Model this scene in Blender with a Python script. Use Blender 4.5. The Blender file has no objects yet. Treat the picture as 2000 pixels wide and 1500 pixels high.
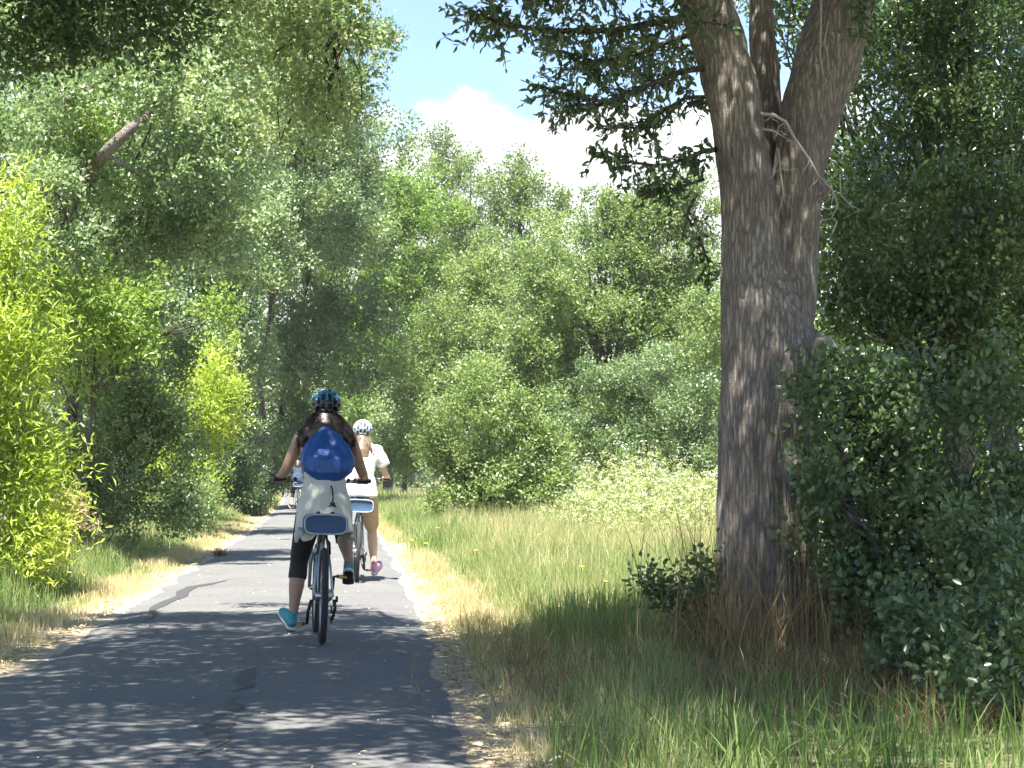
import bpy, math, random
import numpy as np
from mathutils import Vector, Matrix, noise as mnoise

rng = np.random.default_rng(7)
random.seed(7)
R = math.radians
scene = bpy.context.scene
COL = scene.collection

# ------------------------------------------------------------------ camera
CAM_H, FOC, HOR = 1.2, 3800.0, 925.0
PITCH = math.atan((HOR - 750.0) / FOC)
cam_d = bpy.data.cameras.new('camera')
cam = bpy.data.objects.new('camera', cam_d)
COL.objects.link(cam)
cam.location = (0, 0, CAM_H)
cam.rotation_euler = (R(90) + PITCH, 0, 0)
cam_d.sensor_width = 36.0
cam_d.lens = FOC / 2000.0 * 36.0
cam_d.clip_start = 0.1
cam_d.clip_end = 3000
scene.camera = cam

# ------------------------------------------------------------------ light and sky
SUN = Vector((-0.06, -0.36, 0.92)).normalized()      # towards the sun: high, to the left, well behind
SUN_EL = math.asin(SUN.z)
SUN_AZ = math.atan2(SUN.x, SUN.y)
sun_d = bpy.data.lights.new('sun', 'SUN')
sun_d.energy = 5.0
sun_d.angle = R(0.53)
sun_d.color = (1.0, 0.95, 0.86)
sun = bpy.data.objects.new('sun', sun_d)
COL.objects.link(sun)
sun.rotation_euler = SUN.to_track_quat('Z', 'Y').to_euler()
sun.location = (-20, -10, 60)

world = bpy.data.worlds.new('World')
scene.world = world
world.use_nodes = True
nt = world.node_tree
nt.nodes.clear()
N = nt.nodes.new
out = N('ShaderNodeOutputWorld'); bg = N('ShaderNodeBackground')
sky = N('ShaderNodeTexSky'); sky.sky_type = 'NISHITA'; sky.sun_disc = False
sky.sun_elevation = SUN_EL; sky.sun_rotation = SUN_AZ
sky.air_density = 1.0; sky.dust_density = 0.0; sky.ozone_density = 3.0; sky.altitude = 1200
bg.inputs['Strength'].default_value = 0.072
tc = N('ShaderNodeTexCoord'); sep = N('ShaderNodeSeparateXYZ')
nt.links.new(tc.outputs['Generated'], sep.inputs[0])
mp = N('ShaderNodeMapping'); mp.inputs['Scale'].default_value = (1, 1, 1.5)
mp.inputs['Location'].default_value = (0.35, 0.2, 0.0)
nt.links.new(tc.outputs['Generated'], mp.inputs[0])
nz = N('ShaderNodeTexNoise'); nz.inputs['Scale'].default_value = 9.0
nz.inputs['Detail'].default_value = 9.0; nz.inputs['Roughness'].default_value = 0.58
nt.links.new(mp.outputs[0], nz.inputs['Vector'])
nz2 = N('ShaderNodeTexNoise'); nz2.inputs['Scale'].default_value = 3.0; nz2.inputs['Detail'].default_value = 3
nt.links.new(mp.outputs[0], nz2.inputs['Vector'])
def wm(op, a, b=None, c=None):
    n = N('ShaderNodeMath'); n.operation = op
    for i, v in enumerate((a, b, c)):
        if v is None: continue
        if isinstance(v, (int, float)): n.inputs[i].default_value = v
        else: nt.links.new(v, n.inputs[i])
    return n.outputs[0]
# cumulus bank all round the horizon, its top near eleven degrees, thin wisps above
elev = sep.outputs['Z']
low = wm('MULTIPLY', wm('SUBTRACT', 0.178, elev), 12.0)
cl = wm('ADD', wm('MULTIPLY', wm('SUBTRACT', nz.outputs['Fac'], 0.5), 3.2), low)
cl = wm('ADD', cl, wm('MULTIPLY', wm('SUBTRACT', nz2.outputs['Fac'], 0.5), 0.8))
mr = N('ShaderNodeMapRange'); mr.interpolation_type = 'SMOOTHSTEP'
mr.inputs['From Min'].default_value = -0.1; mr.inputs['From Max'].default_value = 0.25
nt.links.new(cl, mr.inputs['Value'])
wisp = N('ShaderNodeMapRange'); wisp.inputs['From Min'].default_value = 0.35; wisp.inputs['From Max'].default_value = 0.8
wisp.inputs['To Min'].default_value = 0.0; wisp.inputs['To Max'].default_value = 0.15
nt.links.new(nz2.outputs['Fac'], wisp.inputs['Value'])
mask = wm('MAXIMUM', mr.outputs[0], wisp.outputs[0])
mixc = N('ShaderNodeMix'); mixc.data_type = 'RGBA'
nt.links.new(mask, mixc.inputs[0])
nt.links.new(sky.outputs[0], mixc.inputs[6])
mixc.inputs[7].default_value = (5.2, 5.3, 5.4, 1)
nt.links.new(mixc.outputs[2], bg.inputs['Color'])
nt.links.new(bg.outputs[0], out.inputs['Surface'])

scene.view_settings.view_transform = 'Standard'
scene.view_settings.look = 'None'
scene.view_settings.exposure = 2.05
scene.view_settings.gamma = 1.0
scene.view_settings.use_curve_mapping = False
scene.cycles.max_bounces = 5
scene.cycles.diffuse_bounces = 2
scene.cycles.glossy_bounces = 2
scene.cycles.transmission_bounces = 4
scene.cycles.transparent_max_bounces = 4
scene.cycles.use_adaptive_sampling = True
scene.cycles.adaptive_threshold = 0.02

# ------------------------------------------------------------------ helpers
def at(px, py, Y):
    """point at forward distance Y seen at photo pixel (px, py); used to measure the place out in metres"""
    u, v = (px - 1000.0) / FOC, (750.0 - py) / FOC
    fy = math.cos(PITCH) - v * math.sin(PITCH)
    fz = math.sin(PITCH) + v * math.cos(PITCH)
    t = Y / fy
    return Vector((u * t, Y, CAM_H + fz * t))

def tag(o, label=None, cat=None, group=None, kind=None):
    if label: o['label'] = label
    if cat: o['category'] = cat
    if group: o['group'] = group
    if kind: o['kind'] = kind
    return o

def empty(name, loc=(0, 0, 0), rot=(0, 0, 0)):
    o = bpy.data.objects.new(name, None)
    o.empty_display_size = 0.2
    COL.objects.link(o)
    o.location = loc; o.rotation_euler = rot
    return o

def obj_from(name, verts, faces, mat, parent=None, smooth=True, attrs=None, mats=None, midx=None):
    me = bpy.data.meshes.new(name)
    me.from_pydata([tuple(v) for v in verts], [], [tuple(f) for f in faces])
    if mats:
        for m in mats: me.materials.append(m)
        me.polygons.foreach_set('material_index', np.asarray(midx, dtype=np.int32))
    else:
        me.materials.append(mat)
    if smooth: me.polygons.foreach_set('use_smooth', np.ones(len(me.polygons), dtype=bool))
    me.update()
    o = bpy.data.objects.new(name, me)
    COL.objects.link(o)
    o.parent = parent
    return o

def np_mesh(name, V, F, mat, parent=None, tint=None, smooth=False):
    """fast mesh from numpy; F is (M,k) with one polygon size"""
    me = bpy.data.meshes.new(name)
    k = F.shape[1]
    me.vertices.add(len(V)); me.vertices.foreach_set('co', V.astype(np.float32).ravel())
    me.loops.add(F.size); me.loops.foreach_set('vertex_index', F.astype(np.int32).ravel())
    me.polygons.add(len(F))
    me.polygons.foreach_set('loop_start', np.arange(0, F.size, k, dtype=np.int32))
    me.polygons.foreach_set('loop_total', np.full(len(F), k, dtype=np.int32))
    if smooth: me.polygons.foreach_set('use_smooth', np.ones(len(F), dtype=bool))
    if tint is not None:
        a = me.attributes.new('tint', 'FLOAT', 'POINT')
        a.data.foreach_set('value', tint.astype(np.float32))
    me.materials.append(mat)
    me.update(calc_edges=True)
    o = bpy.data.objects.new(name, me)
    COL.objects.link(o); o.parent = parent
    return o

def unit(a):
    return a / np.maximum(np.linalg.norm(a, axis=-1, keepdims=True), 1e-9)

def vnoise(x, y, s=1.0, seed=0):
    """smooth value noise in 0..1"""
    x = np.asarray(x, float) * s + 1000.3 + seed * 17.7; y = np.asarray(y, float) * s + 1000.9 + seed * 31.1
    xi, yi = np.floor(x).astype(np.int64), np.floor(y).astype(np.int64)
    fx, fy = x - xi, y - yi
    fx, fy = fx * fx * (3 - 2 * fx), fy * fy * (3 - 2 * fy)
    def h(a, b):
        v = np.sin(a * 127.1 + b * 311.7 + seed * 74.7) * 43758.5453
        return v - np.floor(v)
    return (h(xi, yi) * (1 - fx) + h(xi + 1, yi) * fx) * (1 - fy) + (h(xi, yi + 1) * (1 - fx) + h(xi + 1, yi + 1) * fx) * fy

class MB:
    """collects closed shapes into one mesh"""
    def __init__(self): self.v = []; self.f = []; self.mi = []
    def add(self, vs, fs, mi=0):
        b = len(self.v); self.v += [Vector(v) for v in vs]
        self.f += [tuple(b + i for i in f) for f in fs]; self.mi += [mi] * len(fs)
        return self
    def tube(self, pts, rad, seg=10, cap=True, flat=None, mi=0):
        """rad: number, list, or list of (rx, ry); flat: reference axis along which rx is laid"""
        pts = [Vector(p) for p in pts]; n = len(pts)
        if not isinstance(rad, (list, tuple)): rad = [rad] * n
        vs = []; ref = Vector(flat) if flat else None; prev = None
        for i, p in enumerate(pts):
            t = (pts[min(i + 1, n - 1)] - pts[max(i - 1, 0)]).normalized()
            if ref is not None: a = (ref - t * ref.dot(t)).normalized()
            elif prev is None:
                a = Vector((1, 0, 0)) if abs(t.x) < 0.8 else Vector((0, 1, 0)); a = (a - t * a.dot(t)).normalized()
            else: a = (prev - t * prev.dot(t)).normalized()
            prev = a; b = t.cross(a)
            r = rad[i]; rx, ry = r if isinstance(r, (tuple, list)) else (r, r)
            for k in range(seg):
                w = 2 * math.pi * k / seg
                vs.append(p + a * (math.cos(w) * rx) + b * (math.sin(w) * ry))
        fs = []
        for i in range(n - 1):
            for k in range(seg):
                k2 = (k + 1) % seg
                fs.append((i * seg + k, i * seg + k2, (i + 1) * seg + k2, (i + 1) * seg + k))
        if cap:
            fs.append(tuple(reversed(range(seg)))); fs.append(tuple((n - 1) * seg + k for k in range(seg)))
        return self.add(vs, fs, mi)
    def ball(self, c, r, u=14, v=9, rot=None, mi=0):
        c = Vector(c); rx, ry, rz = r if isinstance(r, (tuple, list)) else (r, r, r)
        vs = []; fs = []
        M = rot.to_3x3() if rot is not None else Matrix.Identity(3)
        for j in range(1, v):
            th = math.pi * j / v
            for i in range(u):
                ph = 2 * math.pi * i / u
                vs.append(c + M @ Vector((rx * math.sin(th) * math.cos(ph), ry * math.sin(th) * math.sin(ph), rz * math.cos(th))))
        top = len(vs); vs.append(c + M @ Vector((0, 0, rz))); bot = len(vs); vs.append(c + M @ Vector((0, 0, -rz)))
        for j in range(v - 2):
            for i in range(u):
                i2 = (i + 1) % u
                fs.append((j * u + i, (j + 1) * u + i, (j + 1) * u + i2, j * u + i2))
        for i in range(u):
            i2 = (i + 1) % u
            fs.append((top, i, i2)); fs.append((bot, (v - 2) * u + i2, (v - 2) * u + i))
        return self.add(vs, fs, mi)
    def chain(self, pts, rad, seg=10):
        """a limb: tube with balls at the joints"""
        self.tube(pts, rad, seg)
        for p, r in zip(pts, rad):
            q = max(r) if isinstance(r, (tuple, list)) else r
            self.ball(p, q * 0.98, 10, 7)
        return self
    def torus(self, c, R0, r, ax='x', seg=40, s2=8, squash=1.0, mi=0):
        c = Vector(c); vs = []; fs = []
        for i in range(seg):
            w = 2 * math.pi * i / seg
            rd = Vector((0, math.cos(w), math.sin(w))) if ax == 'x' else Vector((math.cos(w), math.sin(w), 0))
            ux = Vector((1, 0, 0)) if ax == 'x' else Vector((0, 0, 1))
            for j in range(s2):
                q = 2 * math.pi * j / s2
                vs.append(c + rd * (R0 + r * math.cos(q)) + ux * (r * squash * math.sin(q)))
        for i in range(seg):
            for j in range(s2):
                i2, j2 = (i + 1) % seg, (j + 1) % s2
                fs.append((i * s2 + j, i2 * s2 + j, i2 * s2 + j2, i * s2 + j2))
        return self.add(vs, fs, mi)
    def box(self, c, h, rot=None, mi=0):
        M = rot.to_3x3() if rot is not None else Matrix.Identity(3)
        vs = [Vector(c) + M @ Vector((x * h[0], y * h[1], z * h[2])) for x in (-1, 1) for y in (-1, 1) for z in (-1, 1)]
        fs = [(0, 1, 3, 2), (4, 6, 7, 5), (0, 4, 5, 1), (2, 3, 7, 6), (0, 2, 6, 4), (1, 5, 7, 3)]
        return self.add(vs, fs, mi)
    def build(self, name, mat, parent=None, smooth=True, mats=None):
        return obj_from(name, self.v, self.f, mat, parent, smooth, mats=mats, midx=self.mi if mats else None)

def bake(o, mods):
    """apply modifiers and keep the plain mesh"""
    par = o.parent; o.parent = None
    for kind, props in mods:
        m = o.modifiers.new(kind.lower(), kind)
        for k, v in props.items(): setattr(m, k, v)
    dg = bpy.context.evaluated_depsgraph_get(); dg.update()
    me = bpy.data.meshes.new_from_object(o.evaluated_get(dg), preserve_all_data_layers=True, depsgraph=dg)
    old = o.data; o.modifiers.clear(); o.data = me; nm = old.name
    bpy.data.meshes.remove(old); me.name = nm
    if not me.materials: pass
    me.polygons.foreach_set('use_smooth', np.ones(len(me.polygons), dtype=bool))
    o.parent = par
    return o

def remesh(o, vox, smooth=4):
    mat = o.data.materials[0]
    bake(o, [('REMESH', dict(mode='VOXEL', voxel_size=vox)), ('SMOOTH', dict(iterations=smooth, factor=0.5))])
    o.data.materials.clear(); o.data.materials.append(mat)
    return o

# ------------------------------------------------------------------ materials
def mat_new(name):
    m = bpy.data.materials.new(name); m.use_nodes = True
    t = m.node_tree; t.nodes.clear()
    o = t.nodes.new('ShaderNodeOutputMaterial'); b = t.nodes.new('ShaderNodeBsdfPrincipled')
    t.links.new(b.outputs[0], o.inputs['Surface'])
    return m, t, b, o

def plain(name, col, rough=0.6, metal=0.0, var=0.15, scale=30.0, bump=0.0, spec=0.5):
    """a base colour with a little mottling"""
    m, t, b, o = mat_new(name)
    n = t.nodes.new('ShaderNodeTexNoise'); n.inputs['Scale'].default_value = scale; n.inputs['Detail'].default_value = 5
    tc = t.nodes.new('ShaderNodeTexCoord'); t.links.new(tc.outputs['Object'], n.inputs['Vector'])
    mx = t.nodes.new('ShaderNodeMix'); mx.data_type = 'RGBA'
    mx.inputs[6].default_value = (*[c * (1 - var) for c in col], 1); mx.inputs[7].default_value = (*[min(1, c * (1 + var)) for c in col], 1)
    t.links.new(n.outputs['Fac'], mx.inputs[0]); t.links.new(mx.outputs[2], b.inputs['Base Color'])
    b.inputs['Roughness'].default_value = rough; b.inputs['Metallic'].default_value = metal
    b.inputs['Specular IOR Level'].default_value = spec
    if bump:
        bp = t.nodes.new('ShaderNodeBump'); bp.inputs['Strength'].default_value = bump; bp.inputs['Distance'].default_value = 0.01
        t.links.new(n.outputs['Fac'], bp.inputs['Height']); t.links.new(bp.outputs[0], b.inputs['Normal'])
    return m

def leafy(name, cols, rough=0.45, trans=0.35, spec=0.4, tcol=1.5):
    """leaf: colour along the per-leaf attribute tint, some light passing through"""
    m, t, b, o = mat_new(name)
    a = t.nodes.new('ShaderNodeAttribute'); a.attribute_name = 'tint'
    r = t.nodes.new('ShaderNodeValToRGB'); e = r.color_ramp.elements
    while len(e) < len(cols): e.new(0.5)
    for i, c in enumerate(cols):
        e[i].position = i / (len(cols) - 1); e[i].color = (*c, 1)
    a2 = t.nodes.new('ShaderNodeAttribute'); a2.attribute_type = 'INSTANCER'; a2.attribute_name = 'shift'
    ad = t.nodes.new('ShaderNodeMath'); t.links.new(a.outputs['Fac'], ad.inputs[0]); t.links.new(a2.outputs['Fac'], ad.inputs[1])
    t.links.new(ad.outputs[0], r.inputs[0]); t.links.new(r.outputs[0], b.inputs['Base Color'])
    b.inputs['Roughness'].default_value = rough; b.inputs['Specular IOR Level'].default_value = spec
    tr = t.nodes.new('ShaderNodeBsdfTranslucent')
    g = t.nodes.new('ShaderNodeMix'); g.data_type = 'RGBA'; g.blend_type = 'MULTIPLY'; g.inputs[0].default_value = 1
    t.links.new(r.outputs[0], g.inputs[6]); g.inputs[7].default_value = (1.25 * tcol, 1.25 * tcol, 0.75 * tcol, 1)
    t.links.new(g.outputs[2], tr.inputs['Color'])
    mx = t.nodes.new('ShaderNodeMixShader'); mx.inputs[0].default_value = trans
    t.links.new(b.outputs[0], mx.inputs[1]); t.links.new(tr.outputs[0], mx.inputs[2])
    t.links.new(mx.outputs[0], o.inputs['Surface'])
    return m

def bark_mat(name, c1, c2, c3, sc=1.0):
    m, t, b, o = mat_new(name)
    tc = t.nodes.new('ShaderNodeTexCoord')
    mp = t.nodes.new('ShaderNodeMapping'); mp.inputs['Scale'].default_value = (20 * sc, 20 * sc, 4.2 * sc)
    t.links.new(tc.outputs['Object'], mp.inputs[0])
    n = t.nodes.new('ShaderNodeTexNoise'); n.inputs['Scale'].default_value = 2.4; n.inputs['Detail'].default_value = 9; n.inputs['Roughness'].default_value = 0.74
    t.links.new(mp.outputs[0], n.inputs['Vector'])
    n2 = t.nodes.new('ShaderNodeTexNoise'); n2.inputs['Scale'].default_value = 2.2 * sc; n2.inputs['Detail'].default_value = 4
    t.links.new(tc.outputs['Object'], n2.inputs['Vector'])
    mp3 = t.nodes.new('ShaderNodeMapping'); mp3.inputs['Scale'].default_value = (6 * sc, 6 * sc, 60 * sc)
    t.links.new(tc.outputs['Object'], mp3.inputs[0])
    n3 = t.nodes.new('ShaderNodeTexNoise'); n3.inputs['Scale'].default_value = 1.0; n3.inputs['Detail'].default_value = 3
    t.links.new(mp3.outputs[0], n3.inputs['Vector'])
    wp = t.nodes.new('ShaderNodeMix'); wp.data_type = 'RGBA'; wp.blend_type = 'LINEAR_LIGHT'; wp.inputs[0].default_value = 0.35
    mp4 = t.nodes.new('ShaderNodeMapping'); mp4.inputs['Scale'].default_value = (40 * sc, 40 * sc, 4.5 * sc); t.links.new(tc.outputs['Object'], mp4.inputs[0])
    t.links.new(mp4.outputs[0], wp.inputs[6]); t.links.new(n.outputs['Color'], wp.inputs[7])
    vo = t.nodes.new('ShaderNodeTexVoronoi'); vo.feature = 'DISTANCE_TO_EDGE'; vo.inputs['Scale'].default_value = 1.0; t.links.new(wp.outputs[2], vo.inputs['Vector'])
    fr = t.nodes.new('ShaderNodeMapRange'); fr.inputs['From Max'].default_value = 0.22; t.links.new(vo.outputs['Distance'], fr.inputs['Value'])
    r = t.nodes.new('ShaderNodeValToRGB'); e = r.color_ramp.elements; e.new(0.5)
    e[0].position, e[1].position, e[2].position = 0.32, 0.5, 0.68
    e[0].color, e[1].color, e[2].color = (*c1, 1), (*c2, 1), (*c3, 1)
    t.links.new(n.outputs['Fac'], r.inputs[0])
    mx = t.nodes.new('ShaderNodeMix'); mx.data_type = 'RGBA'; mx.blend_type = 'OVERLAY'; mx.inputs[0].default_value = 0.55
    t.links.new(r.outputs[0], mx.inputs[6]); t.links.new(n2.outputs['Fac'], mx.inputs[7])
    mf = t.nodes.new('ShaderNodeMix'); mf.data_type = 'RGBA'; mf.inputs[6].default_value = (*[c * 1.4 for c in c1], 1)
    t.links.new(fr.outputs[0], mf.inputs[0]); t.links.new(mx.outputs[2], mf.inputs[7])
    hs = t.nodes.new('ShaderNodeHueSaturation'); hs.inputs['Saturation'].default_value = 0.65
    t.links.new(mf.outputs[2], hs.inputs['Color']); t.links.new(hs.outputs[0], b.inputs['Base Color'])
    b.inputs['Roughness'].default_value = 0.92; b.inputs['Specular IOR Level'].default_value = 0.2
    ad = t.nodes.new('ShaderNodeMath'); ad.operation = 'MULTIPLY_ADD'; ad.inputs[1].default_value = 0.45
    t.links.new(n3.outputs['Fac'], ad.inputs[0]); t.links.new(n.outputs['Fac'], ad.inputs[2])
    bp = t.nodes.new('ShaderNodeBump'); a5 = t.nodes.new('ShaderNodeMath'); a5.operation = 'MULTIPLY_ADD'; a5.inputs[1].default_value = 0.6
    t.links.new(fr.outputs[0], a5.inputs[0]); t.links.new(ad.outputs[0], a5.inputs[2])
    bp.inputs['Strength'].default_value = 0.75; bp.inputs['Distance'].default_value = 0.02
    t.links.new(a5.outputs[0], bp.inputs['Height']); t.links.new(bp.outputs[0], b.inputs['Normal'])
    return m

M = {}
M['bark'] = bark_mat('bark', (0.11, 0.086, 0.066), (0.275, 0.225, 0.178), (0.45, 0.39, 0.32))
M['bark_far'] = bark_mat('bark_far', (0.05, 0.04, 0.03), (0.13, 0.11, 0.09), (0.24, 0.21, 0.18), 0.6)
M['twig'] = plain('twig', (0.20, 0.17, 0.14), 0.9)
M['dead_twig'] = plain('dead_twig', (0.36, 0.33, 0.28), 0.9)
M['green_stem'] = plain('green_stem', (0.16, 0.22, 0.06), 0.7)
M['oak'] = leafy('oak_leaf', [(0.085, 0.137, 0.067), (0.147, 0.222, 0.105), (0.233, 0.316, 0.149), (0.327, 0.388, 0.209)], 0.3, 0.28, 0.65)
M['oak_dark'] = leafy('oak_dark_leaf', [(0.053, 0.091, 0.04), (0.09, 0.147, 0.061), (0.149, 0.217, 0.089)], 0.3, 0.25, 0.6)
M['willow'] = leafy('willow_leaf', [(0.17, 0.25, 0.04), (0.32, 0.42, 0.065), (0.50, 0.56, 0.13)], 0.42, 0.42, 0.45, 1.3)
M['greygreen'] = leafy('greygreen_leaf', [(0.086, 0.136, 0.063), (0.152, 0.222, 0.101), (0.251, 0.315, 0.159)], 0.35, 0.3, 0.55)
M['young'] = leafy('young_leaf', [(0.092, 0.162, 0.034), (0.167, 0.263, 0.057), (0.265, 0.358, 0.092)], 0.4, 0.38, 0.45)
M['brush'] = leafy('brush_leaf', [(0.095, 0.146, 0.053), (0.164, 0.233, 0.083), (0.266, 0.338, 0.133)], 0.4, 0.35, 0.5)
M['pale'] = leafy('pale_leaf', [(0.2, 0.25, 0.1), (0.33, 0.37, 0.19), (0.48, 0.5, 0.31)], 0.55, 0.35)
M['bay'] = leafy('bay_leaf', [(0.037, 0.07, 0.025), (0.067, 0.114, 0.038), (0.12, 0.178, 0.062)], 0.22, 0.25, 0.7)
M['grass'] = leafy('grass_blade', [(0.10, 0.17, 0.04), (0.17, 0.245, 0.075), (0.30, 0.345, 0.15), (0.46, 0.40, 0.22), (0.55, 0.47, 0.30)], 0.6, 0.35, 0.3, 1.1)
M['straw'] = leafy('straw_blade', [(0.16, 0.11, 0.055), (0.30, 0.22, 0.11), (0.44, 0.35, 0.19)], 0.7, 0.2, 0.2, 1.0)
M['litter'] = leafy('litter_leaf', [(0.22, 0.15, 0.08), (0.42, 0.34, 0.2), (0.6, 0.52, 0.34)], 0.7, 0.1, 0.2, 1.0)
M['white_flower'] = plain('white_flower', (0.78, 0.79, 0.66), 0.8, var=0.05)
M['yellow_flower'] = plain('yellow_flower', (0.75, 0.58, 0.03), 0.7)
M['brown_leaf'] = leafy('brown_leaf', [(0.24, 0.18, 0.10), (0.38, 0.28, 0.18), (0.50, 0.39, 0.29)], 0.7, 0.25)

# ------------------------------------------------------------------ the ground and the path
PD = np.array([-12, 4, 8.7, 11.8, 15.6, 27, 39.6, 53.6, 76, 91, 114, 135, 170, 230])
PX = np.array([-0.12, -1.2, -1.5, -1.72, -1.97, -2.93, -4.06, -5.4, -7.7, -9.3, -12.4, -16.0, -24.0, -44.0])
_gy = np.arange(-12, 230.1, 0.5); _gx = np.interp(_gy, PD, PX)
_k = np.exp(-0.5 * (np.arange(-24, 25) / 9.0) ** 2); _k /= _k.sum()
_gx = np.convolve(np.pad(_gx, 24, mode='reflect', reflect_type='odd'), _k, mode='valid')
HALF = 1.385
def path_c(y): return np.interp(y, _gy, _gx)
def off_path(x, y):
    """signed metres outside the path edge, + right / - left"""
    e = np.asarray(x) - path_c(y)
    return np.where(e > 0, e - HALF, e + HALF), (np.abs(e) - HALF)
def ground_z(x, y):
    _, a = off_path(x, y)
    k = np.clip((a - 0.15) / 1.2, 0, 1)
    return -0.012 + k * (0.05 * vnoise(x, y, 0.9, 3) + 0.03 * vnoise(x, y, 2.3, 5)) + np.clip((a - 1.0) / 6, 0, 1) * 0.10

xs = np.concatenate([np.array([-500, -250, -120, -70, -45, -32, -25]), np.arange(-20, 9.01, 0.22), np.array([11, 14, 19, 27, 40, 70, 120, 250, 500])])
ys = np.concatenate([np.array([-200, -60, -25]), np.arange(-12, 40, 0.3), np.arange(40, 140, 1.0), np.array([145, 160, 190, 240, 330, 500, 900])])
GX, GY = np.meshgrid(xs, ys)
GZ = ground_z(GX, GY)
V = np.stack([GX, GY, GZ], -1).reshape(-1, 3)
nx, ny = len(xs), len(ys)
idx = np.arange(nx * ny).reshape(ny, nx)
F = np.stack([idx[:-1, :-1], idx[:-1, 1:], idx[1:, 1:], idx[1:, :-1]], -1).reshape(-1, 4)
_, ed = off_path(V[:, 0], V[:, 1])

def ground_material():
    m, t, b, o = mat_new('verge_soil')
    a = t.nodes.new('ShaderNodeAttribute'); a.attribute_name = 'tint'
    tc = t.nodes.new('ShaderNodeTexCoord')
    n = t.nodes.new('ShaderNodeTexNoise'); n.inputs['Scale'].default_value = 14; n.inputs['Detail'].default_value = 8; n.inputs['Roughness'].default_value = 0.7
    t.links.new(tc.outputs['Object'], n.inputs['Vector'])
    n2 = t.nodes.new('ShaderNodeTexNoise'); n2.inputs['Scale'].default_value = 1.4; n2.inputs['Detail'].default_value = 4
    t.links.new(tc.outputs['Object'], n2.inputs['Vector'])
    r = t.nodes.new('ShaderNodeValToRGB'); e = r.color_ramp.elements; e.new(0.5)
    e[0].position, e[1].position, e[2].position = 0.3, 0.5, 0.7
    e[0].color, e[1].color, e[2].color = (0.22, 0.17, 0.11, 1), (0.38, 0.31, 0.21, 1), (0.52, 0.45, 0.33, 1)
    t.links.new(n.outputs['Fac'], r.inputs[0])
    r2 = t.nodes.new('ShaderNodeValToRGB'); e = r2.color_ramp.elements
    e[0].position, e[1].position = 0.35, 0.65
    e[0].color, e[1].color = (0.07, 0.085, 0.03, 1), (0.17, 0.15, 0.07, 1)
    t.links.new(n.outputs['Fac'], r2.inputs[0])
    ad = t.nodes.new('ShaderNodeMath'); ad.operation = 'MULTIPLY_ADD'; ad.inputs[1].default_value = 0.9
    sb = t.nodes.new('ShaderNodeMath'); sb.operation = 'SUBTRACT'; sb.inputs[1].default_value = 0.5
    t.links.new(n2.outputs['Fac'], sb.inputs[0]); t.links.new(sb.outputs[0], ad.inputs[0]); t.links.new(a.outputs['Fac'], ad.inputs[2])
    mr = t.nodes.new('ShaderNodeMapRange'); mr.inputs['From Min'].default_value = 0.25; mr.inputs['From Max'].default_value = 0.75
    t.links.new(ad.outputs[0], mr.inputs['Value'])
    mx = t.nodes.new('ShaderNodeMix'); mx.data_type = 'RGBA'
    t.links.new(mr.outputs[0], mx.inputs[0]); t.links.new(r.outputs[0], mx.inputs[6]); t.links.new(r2.outputs[0], mx.inputs[7])
    t.links.new(mx.outputs[2], b.inputs['Base Color']); b.inputs['Roughness'].default_value = 0.95
    bp = t.nodes.new('ShaderNodeBump'); bp.inputs['Strength'].default_value = 0.8; bp.inputs['Distance'].default_value = 0.04
    t.links.new(n.outputs['Fac'], bp.inputs['Height']); t.links.new(bp.outputs[0], b.inputs['Normal'])
    return m
ground = np_mesh('ground', V, F, ground_material(), tint=np.clip(ed / 1.0, 0, 1), smooth=True)
tag(ground, 'dry soil verge with grass along both sides of the path', kind='structure')

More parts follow.
